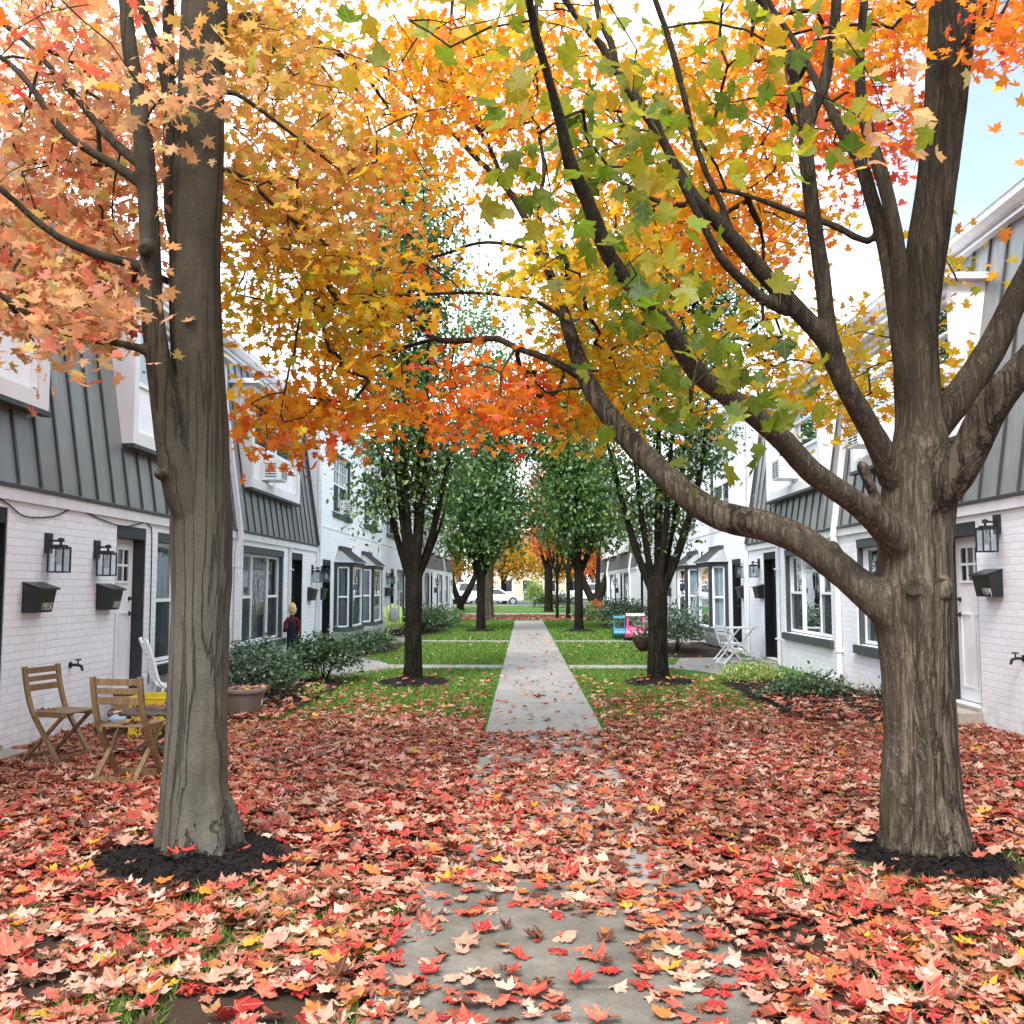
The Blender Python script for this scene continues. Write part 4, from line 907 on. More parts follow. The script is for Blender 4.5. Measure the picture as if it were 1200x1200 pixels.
# ------------------------------------------------------------------ trees along the path
PI = math.pi
tree('pear_tree', (-1.74, 14.95, 0), 'dark green pear tree left of the path, nearest of its side, many upright stems', 'pear', 8, .135, 1.6,
     [(2.9, .42, 2.6, 0.056), (3.6, .20, 3.6, 0.063), (1.2, .12, 4.0, 0.066), (5.3, .22, 3.6, 0.066), (.1, .38, 3.0, 0.056), (.5, .60, 1.8, 0.033), (2.2, .30, 3.2, 0.046), (4.4, .25, 3.4, 0.053)],
     [(-.15, .1, 4.6, .95, 1.0, 1.9),  (-.1, 0, 6.8, .95, 1.0, 1.9), (-.62, -.2, 2.85, .40, .45, .65), (.35, 0, 3.7, .6, .6, .9), (-1.0, 0, 6.3, .5, .6, 1.0), (-.1, .3, 3.0, .5, .6, .5)], 1500, .10, 21, per=15, group='green trees along the path', gapscale=1.6, gapthr=.30)
tree('pear_tree', (2.10, 15.0, 0), 'dark green pear tree right of the path with wide spread stems, nearest of its side', 'pear', 8, .155, 1.4,
     [(2.9, .45, 3.0, 0.059), (3.4, .22, 3.8, 0.053), (1.2, .12, 4.0, 0.059), (5.3, .22, 3.6, 0.053), (.0, .48, 3.2, 0.066), (.3, .3, 3.4, 0.040), (2.2, .30, 3.2, 0.040)],
     [(.1, .1, 4.5, 1.0, 1.0, 1.9), (-.05, .4, 2.7, .55, .6, .7), (.3, .3, 2.5, .4, .5, .5),  (.2, 0, 6.6, 1.0, 1.0, 1.8), (1.2, .2, 6.0, .8, .8, 1.1), (-.6, 0, 4.0, .5, .6, 1.0), (.8, .2, 3.6, .45, .5, .8)], 1500, .10, 22, per=15, group='green trees along the path', gapscale=1.6, gapthr=.30)
tree('pear_tree', (-1.47, 32.3, 0), 'round green tree left of the path, second of its side from the lime chair', 'far_green', 7, .145, 1.9,
     [(2.9, .5, 3, 0.086), (.2, .5, 3, 0.079), (1.5, .2, 4, 0.092), (4.4, .25, 4, 0.086), (3.7, .4, 3, 0.066)],
     [(-.1, 0, 4.4, 1.75, 1.7, 2.1), (.3, 0, 3.6, 1.6, 1.5, 1.2), (-.1, 0, 6.6, 1.3, 1.3, 1.9), (-.9, 0, 3.3, .8, .9, .9), (.7, 0, 7.6, 1.35, 1.3, 2.2), (.2, .3, 10.2, .9, .9, 2.2)], 1250, .19, 23, per=14, group='green trees along the path', spread=.3, voxel=.03)
tree('pear_tree', (1.86, 32.3, 0), 'tall dark green tree right of the path, beyond the teal and pink toys', 'pear', 8, .15, 2.0,
     [(2.9, .4, 3, 0.079), (.2, .5, 3, 0.092), (1.5, .2, 4, 0.092), (4.4, .25, 4, 0.086)],
     [(.0, 0, 4.6, 1.7, 1.6, 2.1), (.5, 0, 3.8, 1.4, 1.4, 1.2), (.1, 0, 7.0, 1.3, 1.3, 2.2), (-.8, 0, 6.4, 1.2, 1.1, 2.0), (.0, 0, 10.2, 1.0, 1.0, 2.2)], 1250, .19, 24, per=14, group='green trees along the path', spread=.3, voxel=.03)
tree('pear_tree', (-1.62, 43.6, 0), 'thick trunked green tree left of the path just past its far end', 'far_green', 8, .22, 2.4,
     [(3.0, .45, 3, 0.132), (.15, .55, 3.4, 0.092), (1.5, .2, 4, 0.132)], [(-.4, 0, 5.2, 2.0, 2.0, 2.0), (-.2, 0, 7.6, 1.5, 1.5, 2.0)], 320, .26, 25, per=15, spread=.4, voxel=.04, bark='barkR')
tree('slender_tree', (1.58, 45.2, 0), 'slimmer of two thin dark trunked trees right of the path end', 'pear', 8, .075, 2.2,
     [(3.0, .4, 3, 0.059), (.15, .4, 3.4, 0.059), (1.5, .2, 4, 0.066)], [(.0, 0, 5.4, 1.2, 1.3, 2.0), (-.1, 0, 8.2, .9, .9, 1.9)], 260, .25, 26, per=15, spread=.4, voxel=.04)
tree('slender_tree', (2.05, 44.0, 0), 'thicker of two thin dark trunked trees right of the path end', 'far_green', 8, .10, 2.2,
     [(3.0, .4, 3, 0.066), (.15, .4, 3.4, 0.066), (1.5, .2, 4, 0.066)], [(.4, 0, 5.6, 1.5, 1.5, 2.0), (.2, 0, 8.0, 1.0, 1.0, 1.8)], 280, .25, 27, per=15, spread=.4, voxel=.04)
tree('autumn_tree', (1.5, 58, 0), 'tall coral red tree behind the path end between green crowns', 'coral', 8, .25, 2.4, [(3.0, .4, 3, .12), (.15, .4, 3.4, .12), (1.5, .2, 4, .12)],
     [(-.2, 0, 5.6, 1.5, 1.5, 1.5), (-.5, 0, 7.8, 1.0, 1.0, 1.4), (.4, 0, 4.2, 1.2, 1.2, 1.0)], 260, .28, 28, per=14, spread=.45, voxel=.05, mat='leaf')
tree('autumn_tree', (-5.3, 66, 0), 'yellow green autumn tree beyond the end of the left townhouses', 'gold', 6, .22, 1.8, [(2.8, .6, 3, .1), (.15, .55, 3.4, .14), (1.5, .2, 4, .12)],
     [(.0, 0, 4.4, 1.9, 1.9, 1.8), (.4, 0, 2.9, 1.5, 1.5, .9)], 300, .30, 29, per=14, spread=.45, voxel=.05, mat='leaf')
tree('autumn_tree', (-1.8, 84, 0), 'golden tree with wide crown behind the white car', 'gold', 7, .25, 2.2, [(2.8, .6, 3, .14), (.15, .55, 3.4, .14), (1.5, .2, 4, .12)],
     [(-.4, 0, 4.7, 3.0, 2.4, 2.2), (1.2, 0, 3.6, 2.6, 2.2, 1.6)], 380, .36, 30, per=14, spread=.55, voxel=.06, mat='leaf')
tree('autumn_tree', (4.2, 86, 0), 'pale gold tree behind the dark hedge', 'gold', 7, .25, 2.2, [(2.8, .6, 3, .14), (.15, .55, 3.4, .14), (1.5, .2, 4, .12)],
     [(-.4, 0, 4.7, 2.8, 2.4, 2.2), (-.8, 0, 3.6, 2.6, 2.2, 1.6)], 380, .36, 31, per=14, spread=.55, voxel=.06, mat='leaf')
tree('autumn_tree', (5.6, 70, 0), 'salmon orange tree beyond the end of the right townhouses', 'coral', 6, .22, 2.0, [(2.8, .6, 3, .14), (.15, .55, 3.4, .14)],
     [(-.4, 0, 4.8, 2.0, 2.0, 1.9), (.4, 0, 3.2, 1.6, 1.6, 1.0)], 260, .28, 32, per=14, spread=.45, voxel=.05, mat='leaf')
tree('multi_stem_tree', (4.3, 56.5, 0), 'dark leaning multi stem tree by the end of the right townhouses', 'pear', 6, .26, .5, [(2.6, .62, 4.6, .22), (.4, .45, 5.0, .2), (1.2, .25, 4.4, .16)],
     [(.3, 0, 6.2, 2.0, 1.8, 1.4), (-.8, 0, 5.6, 1.2, 1.2, .9)], 130, .24, 33, per=13, spread=.4, voxel=.05)
tree('multi_stem_tree', (-4.2, 62.5, 0), 'dark leaning multi stem tree by the end of the left townhouses', 'far_green', 6, .24, .5, [(2.6, .5, 4.0, .2), (.3, .62, 4.4, .22)],
     [(.3, 0, 6.4, 2.0, 1.8, 1.3)], 90, .24, 34, per=13, spread=.4, voxel=.05)
for i, (x, y, h, pal, lab) in enumerate([(-3.5, 124, 9.5, 'far_green', 'far green tree rising behind the golden crown'), (9, 122, 9, 'coral', 'far orange tree behind the pale flats on the right'),
        (3.2, 128, 11, 'far_green', 'far green tree behind the flats in the middle')]):
    tree('background_tree', (x, y, 0), lab, pal, h, .3, 2.2, [(2.8, .6, 3, .14), (.15, .55, 3.4, .14), (1.5, .2, 4, .12)], [(0, 0, h*.55, 3.4, 3., h*.33), (.8, 0, h*.4, 2.9, 2.7, h*.2)], 130, .5, 40+i, per=12, spread=.7, voxel=.08, group='trees beyond the car park', mat='leaf')
for i, (y, x, h, r, lab) in enumerate([(20.5, -10.5, 11.5, 2.2, 'tall green tree rising behind the roofs of the left row')]):
    tree('background_tree', (x, y, 0), lab, 'pear', h, .3, 3, [(2.8, .4, 4, .16), (.15, .4, 4, .14), (1.5, .2, 5, .14)], [(0, 0, h*.62, r, r, h*.34)], 260, .2 if y < 30 else .35, 60+i, per=14, spread=.5, voxel=.06, group='trees behind the roofs')
# ------------------------------------------------------------------ fallen leaves, grass
def fallen():
    rng = np.random.default_rng(99); parts = []
    N = 185000
    x = rng.uniform(-4.66, 4.9, N); y = 2.2+(15.5-2.2)*rng.random(N)
    p2 = np.stack([x, y, np.zeros(N)], 1); nz = vnoise(p2, .9); nz2 = vnoise(p2+7, 2.6)
    edge = 10.5+1.6*(nz-.5)-np.where(x > .8, -.45, .0)-np.where(x < -.4, .0, 0)
    D = np.where(y < edge, 1.0, np.clip(.42*np.exp(-(y-edge)/1.15)+.03, 0, 1))
    onp = (x > PX0-.05) & (x < PX1+.05)
    D = np.where(onp & (y >= 9.6), .012, D)
    D = np.where(onp & (y < 9.9), np.where(y < 4.86, .07+.22*(nz2 > .46)+.24*(x > .45)+.25*(x < -.35)+.10*(y > 4.3)*(x > .2), np.clip(.66+1.5*(nz2-.45), .16, 1.)), D)
    D = np.where(onp & (y > 8.9) & (y < 9.9), D*.55, D)
    for cx, cy, r, k in ((-1.79, 5.30, .52, .03), (2.24, 5.36, .47, .03), (-1.72, 14.9, .6, .05), (2.11, 14.95, .55, .05)):
        D = np.where((x-cx)**2+(y-cy)**2 < r*r*(1+.5*(nz2-.5)), k, D)
    D = np.where((x > 3.15) & (y > 10.3) & (y < 15.3), np.minimum(D, .30+.35*(y < 11.3)), D); D = np.where((x < -2.8) & (y > 11.6) & (y < 15.5), np.minimum(D, .25), D)
    near = np.clip((4.7-y)/1.2, 0, 1)
    patch = (nz2 < .43) & (nz < .66) & ~onp
    D = np.where(patch, D*(1-.80*near), D)
    D = np.where(((x+.98)/.30)**2+((y-3.42)/.17)**2 < 1.6*nz2+.1, D*.22, D)
    for cx, cy in ((.9, 1), ):
        pass
    keep = rng.random(N) < D*.40; x, y = x[keep], y[keep]; n = len(x)
    z = .012+np.abs(rng.normal(0, .016, n)); onp = (x > PX0) & (x < PX1)
    z = np.where(onp & (y < 4.87), .040+np.abs(rng.normal(0, .004, n)), np.where(onp, .020+np.abs(rng.normal(0, .009, n)), z+.006))
    for cx, cy, r in ((-1.79, 5.30, .50), (2.24, 5.36, .45), (-1.72, 14.9, .6), (2.11, 14.95, .55)):
        d = ((x-cx)**2+(y-cy)**2)/(r*r); z = np.where(d < 1, np.maximum(z, .095*(1-d**1.3)+.035), z)
    z = np.where(((x > 3.1) | (x < -2.7)) & (y > 10.5), z+.05, z)
    P = np.stack([x, y, z], 1); sz = np.clip(rng.normal(.083, .021, n), .04, .145)
    tl = np.clip(np.abs(rng.normal(0, .28, n)), 0, 1.2); tl = np.where(onp & (y < 4.87), tl*.55, tl); C = pick('ground', n, rng, .22)
    # the leaves under the wall on the left are browner
    br = np.clip((-x-1.6)/2.2, 0, 1)*np.clip((y-5.2)/2, 0, 1)*.18; C = C*(1-br[:, None])+br[:, None]*np.array((.24, .085, .055))
    hi = y < 6.6
    kind = rng.random(n)
    for sel, shp, pt in ((hi & (kind < .5), MAPLE_HI, True), (hi & (kind >= .5), MAPLE_BROAD, True), (~hi, MAPLE_LO, False)):
        parts.append(leaves(P[sel], sz[sel]*(1 if pt else 1.08), rotmats(int(sel.sum()), tl[sel], rng), C[sel], shp, rng, .62, np.clip(C[sel]*np.array((.85, .7, .7)), 0, 1), petiole=pt))
    # a few on lawn further on, and the red carpet past the end of the path
    for (n2, xa, xb, ya, yb, s) in ((500, -4, 4.4, 14.5, 30, .09), (2600, -4.4, 4.6, 43.2, 51.5, .17), (80, PX0, PX1, 10, 30, .07)):
        q = rng.random((n2, 2)); P = np.stack([xa+(xb-xa)*q[:, 0], ya+(yb-ya)*q[:, 1]**1.2, .03+.02*rng.random(n2)], 1)
        C = pick('ground', n2, rng); 
        if ya > 40: C = C*.5+np.array((.30, .06, .05))*.5
        parts.append(leaves(P, s*(.7+.6*rng.random(n2)), rotmats(n2, np.abs(rng.normal(0, .3, n2)), rng), C, MAPLE_LO, rng, .3))
    # leaves resting on seats, table and in the pot
    for (cx, cy, cz, rx, ry, k) in ((-4.06, 8.17, .425, .14, .14, 6), (-3.10, 7.42, .425, .14, .13, 7), (-3.22, 8.42, .425, .24, .22, 18), (-3.19, 10.9, .335, .19, .19, 40)):
        q = rng.normal(0, .5, (k, 2)); P = np.stack([cx+q[:, 0]*rx, cy+q[:, 1]*ry, cz+.012+.018*rng.random(k)], 1)
        parts.append(leaves(P, .085+.03*rng.random(k), rotmats(k, np.abs(rng.normal(0, .4, k)), rng), pick('ground', k, rng)*.8, MAPLE_LO, rng, .5))
    V, Fc, C = merge(parts)
    tag(npmesh('fallen_leaves', V, Fc, 'fallen', None, C), 'red, pink and tan maple leaves littering lawn and path', 'leaves', kind='stuff')
fallen()
def grass():
    rng = np.random.default_rng(5); P = []
    def region(n, xa, xb, ya, yb, fn=None, pw=1.):
        x = rng.uniform(xa, xb, n); y = ya+(yb-ya)*rng.random(n)**pw
        ok = (x < PX0-.02) | (x > PX1+.02)
        if fn is not None: ok &= fn(x, y)
        h = .045 if ya < 20 else .06
        P.append(np.stack([x[ok], y[ok], np.full(ok.sum(), h)], 1))
    def nomulch(x, y):
        ok = np.ones(len(x), bool)
        for cx, cy, r in ((-1.79, 5.30, .50), (2.24, 5.36, .45), (-1.72, 14.9, .6), (2.11, 14.95, .53), (-1.46, 32.2, .6), (1.86, 32.2, .6)): ok &= (x-cx)**2+(y-cy)**2 > r*r
        ok &= ~((x > 3.0) & (y > 10.5) & (y < 15.3)); ok &= ~((x < -2.75) & (y > 11.4) & (y < 15.4)); ok &= ~((y > 17.5) & (y < 18.4)); ok &= ~((y > 25.85) & (y < 26.75))
        ok &= ~((x < -2.3-.5*np.abs(y-17.9)) & (y > 15.4) & (y < 20.7)); ok &= ~((x > 2.75) & (y > 16.3) & (y < 20.6)); return ok
    region(70000, -3.9, 4.6, 9.6, 17.6, nomulch); region(38000, -3.2, 3.5, 17.6, 26, nomulch); region(22000, -3.0, 3.2, 26, 42, nomulch)
    region(3500, -3.4, -2.5, 18.4, 26, nomulch); region(16000, -2.6, -.56, 2.4, 4.9, lambda x, y: nomulch(x, y) & (vnoise(np.stack([x, y, y*0], 1)+3, 1.8) > .40) & ~(((x+.95)/.33)**2+((y-3.5)/.26)**2 < 1))
    region(14000, .88, 3.4, 2.6, 5.6, lambda x, y: nomulch(x, y) & (vnoise(np.stack([x, y, y*0], 1)+9, 1.8) > .45))
    P = np.concatenate(P); n = len(P); h = P[:, 2]*(.6+.8*rng.random(n)); base = P.copy(); base[:, 2] = -.002
    a = rng.random(n)*6.283; w = (.0035+.003*rng.random(n))*np.where(P[:, 1] > 9, 1.9, 1.)*np.where(P[:, 1] > 20, 1.8, 1.); dx = np.stack([np.cos(a), np.sin(a), a*0], 1)*w[:, None]
    ln = rng.normal(0, .5, (n, 2))*h[:, None]; tip = base+np.stack([ln[:, 0], ln[:, 1], h], 1)
    V = np.stack([base-dx, base+dx, tip], 1).reshape(-1, 3); C = np.repeat(pick('grass', n, rng, .3), 3, 0)
    tag(npmesh('grass', V, np.arange(3*n).reshape(-1, 3), 'grass', None, C), 'short green lawn grass beside the footpath', 'grass', kind='stuff')
grass()

# ------------------------------------------------------------------ shrubs and plants
shrub('shrub', (-3.62, 12.5, 0), 'grey green leafy shrub behind the brown pot', 'silver', .66, .85, .86, 3610, .075, 71)
shrub('shrub', (-3.15, 15.0, 0), 'dark green rounded shrub left of the path in front of the bay windows', 'shrub', .60, .75, .86, 3230, .075, 72)
shrub('shrub', (-3.75, 14.0, 0), 'low dark shrub under the left wall between two bigger shrubs', 'shrub', .5, .8, .72, 1330, .07, 73)
shrub('low_shrub', (-3.55, 22.2, 0), 'low sprawling green shrub under the left bay windows', 'shrub', .55, 1.7, .48, 2280, .08, 74)
shrub('shrub', (-3.4, 31.5, 0), 'big dark shrub on the left beyond the lime chair', 'shrub', .9, 1.6, .95, 2470, .12, 75)
shrub('shrub', (-3.1, 36.0, 0), 'light green shrub at the far end of the left bed', 'far_green', .8, 1.6, .7, 1520, .14, 76)
shrub('shrub', (3.45, 21.6, 0), 'tall dark shrub behind the nearer pear tree on the right', 'silver', .62, 1.1, 1.2, 3230, .085, 77)
shrub('shrub', (3.75, 36.0, 0), 'dark blue green shrub on the right beyond the toys', 'shrub', 1.0, 2.2, 1.15, 2470, .13, 78)
shrub('shrub', (3.3, 31.0, 0), 'small loose shrub beside the teal toy', 'silver', .6, 1.0, .65, 950, .10, 79)
shrub('shrub', (2.9, 42.5, 0), 'low clipped shrub at the far end of the right bed', 'far_green', .7, .8, .75, 760, .14, 80)
shrub('ground_cover_plant', (3.62, 15.2, 0), 'variegated pale green plant clump in front of the white bistro table', 'lightgreen', .52, .75, .30, 2090, .055, 81, 'plant')
shrub('ground_cover_plant', (3.95, 13.2, 0), 'dark green low plant in the middle of the right mulch bed', 'shrub', .5, .7, .30, 1710, .06, 82, 'plant')
shrub('ground_cover_plant', (4.55, 12.2, 0), 'wispy small plant against the right wall under the window', 'silver', .22, .5, .30, 418, .045, 83, 'plant')
shrub('ground_cover_plant', (3.4, 12.9, 0), 'small trailing plant at the lawn edge of the right mulch bed', 'shrub', .35, .5, .2, 722, .05, 84, 'plant')
shrub('ground_cover_plant', (-2.75, 12.6, 0), 'little yellow green plant at the edge of the left bed', 'lightgreen', .12, .12, .16, 114, .07, 85, 'plant')
shrub('hedge', (2.3, 70, 0), 'dark green clipped hedge across the far lawn', 'shrub', 1.7, .7, 1.1, 2850, .16, 86, 'hedge')
shrub('round_bush', (.85, 72.5, 0), 'pale yellow green rounded tall bush beside the far hedge', 'lightgreen', .75, .75, 2.4, 1710, .16, 87, 'bush')
shrub('shrub', (4.0, 52, 0), 'small reddish bush on the right at the leaf carpet', 'coral', .5, .5, .8, 494, .14, 88)

# ------------------------------------------------------------------ wall lanterns, mailboxes, air conditioners
def text_part(txt, size, mat, parent, mtx):
    cu = bpy.data.curves.new('t', 'FONT'); cu.body = txt; cu.size = size; cu.extrude = .0012; cu.align_x = 'RIGHT'; cu.space_character = 1.06; cu.offset = -.0018
    o = bpy.data.objects.new('t', cu); COL.objects.link(o); dg = bpy.context.evaluated_depsgraph_get(); dg.update()
    me = bpy.data.meshes.new_from_object(o.evaluated_get(dg)); bpy.data.objects.remove(o); me.transform(mtx); me.name = 'house_number'
    return mesh_obj('house_number', me, M[mat], parent)
def make_lantern(loc, rz):
    t = thing('wall_lantern', loc, 'x', 'wall lamp', 'black wall lanterns beside the doors', rz); w = t; W[t] = Matrix()
    MB().box(.001, .028, -.062, .062, .19, .39).build('back_plate', 'blackm', t, bevel=.004)
    a = MB(); a.bar((.028, 0, .315), (.135, 0, .315), .018, .018); a.tube([(.135, 0, .27), (.135, 0, .30), (.135, 0, .305), (.135, 0, .335), (.135, 0, .345)], [.014, .012, .035, .030, .008], 10); a.build('arm', 'blackm', t)
    f = MB(); x0, x1, h = .045, .205, .082; ct = (x0+x1)/2
    f.box(x0, x1, -h+.005, h-.005, .245, .257); f.box(x0+.025, x1-.025, -.06, .06, .2575, .274)
    for sx in (x0, x1-.014):
        for sy in (-h, h-.014): f.box(sx, sx+.014, sy, sy+.014, .0, .2449)
    f.box(x0+.0145, x1-.0145, -h, -h+.014, .0, .014); f.box(x0+.0145, x1-.0145, h-.014, h, .0, .014); f.box(x0, x0+.014, -h+.0145, h-.0145, .0, .014); f.box(x1-.014, x1, -h+.0145, h-.0145, .0, .014)
    f.box(x0+.0145, x1-.0145, -h, -h+.014, .232, .2448); f.box(x0+.0145, x1-.0145, h-.014, h, .232, .2448); f.box(x1-.014, x1, -h+.0145, h-.0145, .232, .2448)
    f.build('cage', 'blackm', t)
    g = MB(); q = .006
    for a4 in ([(x0+q, -h+q), (x1-q, -h+q)], [(x1-q, -h+q), (x1-q, h-q)], [(x1-q, h-q), (x0+q, h-q)]): g.add([(*a4[0], .012), (*a4[1], .012), (*a4[1], .24), (*a4[0], .24)], [(0, 1, 2, 3)])
    g.build('glass', 'glass', t, recalc=False)
    b = MB(); b.lathe([(.012, .245), (.014, .205), (.02, .20), (.033, .15), (.033, .12), (.02, .09), (.004, .08)], (ct, 0, 0), 12); b.build('bulb', 'bulb', t, smooth=True); return t
def make_mailbox(loc, rz):
    t = thing('mailbox', loc, 'x', 'mailbox', 'black wall mailboxes beside the doors', rz); W[t] = Matrix()
    w = .185; pr = [(.002, 0), (.105, 0), (.150, .225), (.002, .275)]
    MB().prism(pr, lambda p, d: (p[0], d, p[1]), -w, w).build('body', 'blackm', t, bevel=.004)
    lid = [(.0, .279), (.168, .226), (.168, .214), (.176, .214), (.176, .232), (.0, .291)]
    MB().prism(lid, lambda p, d: (p[0], d, p[1]), -w-.008, w+.008).build('lid', 'blackm', t)
    return t
def number(t, txt):
    n = Vector((.225, 0, -.045)).normalized(); up = Vector((.045, 0, .225)).normalized(); ri = Vector((0, 1, 0)); p = Vector((.105, 0, 0))+up*.022+n*.0025+ri*.168
    text_part(txt, .105, 'numb', t, Matrix(((ri.x*.74, up.x, n.x, p.x), (ri.y*.74, up.y, n.y, p.y), (ri.z*.74, up.z, n.z, p.z), (0, 0, 0, 1))))
la0 = make_lantern((-LX, 9.22, 1.64), 0); mb0 = make_mailbox((-LX, 8.98, 1.26), 0)
lan = [(-1, 9.22, 1.64, 'left black lantern of the pair above the folding chair against the near left wall'), (-1, 10.28, 1.62, 'black lantern just left of the white door on the left wall'),
       (-1, 20.85, 1.60, 'black lantern on the end of the near left townhouse, right of the scarecrow'), (-1, 21.80, 1.60, 'black lantern left of the first dark bay window on the left wall'),
       (-1, 32.2, 1.6, 'nearer black lantern of the pair above the lime chair'), (-1, 32.8, 1.6, 'farther black lantern of the pair above the lime chair'),
       (1, 9.85, 1.86, 'black lantern beside the white door at the right edge'), (1, 19.85, 1.70, 'black lantern beside the open dark doorway behind the white bistro table'),
       (1, 21.15, 1.70, 'black lantern left of that doorway, next to the bay window wall on the right'), (1, 31.8, 1.6, 'nearer small black lantern past the right bay windows'), (1, 32.4, 1.6, 'farther small black lantern past the right bay windows'),
       (-1, 50.0, 1.6, 'tiny black lantern on the farthest left townhouse'), (1, 50.0, 1.6, 'tiny black lantern on the farthest right townhouse, nearer one'), (1, 60.2, 1.6, 'tiny black lantern at the far corner of the right row'), (-1, 60.3, 1.6, 'tiny black lantern at the far corner of the left row')]
for i, (s, y, z, lab) in enumerate(lan):
    o = la0 if i == 0 else copy_tree(la0); o.location = (s*(LX if s < 0 else RX), y, z); o.rotation_euler = (0, 0, 0 if s < 0 else PI); o['label'] = lab
mbs = [(-1, 8.97, 1.26, '1905K', 'black mailbox numbered 1905K above the folding chair by the left wall'), (-1, 10.50, 1.25, '1905J', 'black mailbox numbered 1905J touching the white door frame on the left'),
       (1, 9.98, 1.40, '1904J', 'black mailbox numbered 1904J at the right edge below the lantern'), (-1, 20.62, 1.21, '', 'black mailbox just right of the scarecrow on the left wall'), (-1, 21.62, 1.21, '', 'black mailbox left of the first dark bay window on the left wall'),
       (1, 19.68, 1.27, '', 'black mailbox by the open dark doorway behind the white bistro table'), (1, 21.25, 1.25, '', 'black mailbox above the left side of the bistro table near the bay windows'),
       (-1, 32.0, 1.2, '', 'nearer black mailbox of the pair above the lime chair'), (-1, 32.9, 1.2, '', 'farther black mailbox of the pair above the lime chair'), (1, 31.9, 1.2, '', 'small black mailbox past the right bay windows'),
       (-1, 49.6, 1.2, '', 'tiny black mailbox on the farthest left townhouse'), (1, 49.6, 1.2, '', 'tiny black mailbox on the farthest right townhouse')]
pl = [mb0]+[copy_tree(mb0) for _ in mbs[1:]]
for o, (s, y, z, tx, lab) in zip(pl, mbs):
    o.location = (s*(LX if s < 0 else RX), y, z); o.rotation_euler = (0, 0, 0 if s < 0 else PI); o['label'] = lab
    if tx: number(o, tx)
def make_ac():
    t = thing('air_conditioner', (0, 0, 0), 'x', 'air conditioner', 'white window air conditioners')
    MB().box(-.12, .30, -.24, .24, 0, .38).build('casing', 'vinyl', t, bevel=.012)
    g = MB(); g.box(.301, .304, -.20, .20, .04, .34)
    g.build('grille', 'dark', t); l = MB()
    for k in range(7): l.box(.3045, .31, -.20, .20, .05+k*.043, .062+k*.043)
    for yy in (-.205, 0, .197): l.box(.3045, .312, yy, yy+.008, .04, .345)
    l.build('louvre', 'vinyl', t); 
    q = MB()
    for k in range(6): q.box(.02, .22, -.243, -.241, .06+k*.045, .078+k*.045)
    q.build('side_vent', 'dark', t); return t
ac0 = make_ac()
acs = [(-1, 17.1, 3.42, 'white air conditioner in the dormer under the hanging orange leaves'), (-1, 24.7, 3.38, 'white air conditioner in the upper window of the left flat fronted house, nearer one'), (-1, 29.2, 3.38, 'white air conditioner in the upper window behind the left pear tree'),
       (1, 17.3, 3.46, 'white air conditioner in the right dormer beside the downspout'), (1, 24.3, 3.38, 'white air conditioner in the upper window behind the right pear tree'), (1, 13.2, 3.46, 'white air conditioner in the dormer partly hidden by the brown maple')]
for i, (s, y, z, lab) in enumerate(acs):
    o = ac0 if i == 0 else copy_tree(ac0); o.location = (s*(LX if s < 0 else RX), y, z); o.rotation_euler = (0, 0, 0 if s < 0 else PI); o['label'] = lab
# wall tap and loose cable
for s, y, z, lab in ((-1, 9.78, .70, 'black garden tap on the left wall behind the folding chair'), (1, 9.45, .80, 'black garden tap on the right wall near the edge')):
    t = thing('garden_tap', (s*(LX if s < 0 else RX), y, z), lab, 'tap', 'wall taps', 0 if s < 0 else PI); W[t] = Matrix()
    m = MB(); m.tube([(0, 0, 0), (.012, 0, 0)], .035, 12); m.tube([(.01, 0, 0), (.08, 0, 0), (.12, 0, -.012), (.135, 0, -.06)], [.014, .016, .016, .013], 10); m.build('spout', 'blackm', t)
    h = MB(); h.tube([(.085, 0, .01), (.085, 0, .05)], .008, 8); h.tube([(.085, 0, .048), (.085, 0, .060)], .034, 12); h.build('handle', 'blackm', t)
cb = MB(); X = -LX+.015
cp = spline([(X, 7.6, 2.36), (X, 8.35, 2.28), (X, 8.75, 2.16), (X, 9.3, 2.20), (X, 9.75, 2.31), (X, 10.4, 2.24), (X, 11.0, 2.21), (X, 11.6, 2.30), (X, 11.76, 2.24), (X, 11.80, 1.8), (X, 11.82, .3)], .1)
cb.tube(cp, .007, 6); tag(cb.build('cable', 'black'), 'thin black cable drooping along the top of the near left wall', 'cable')
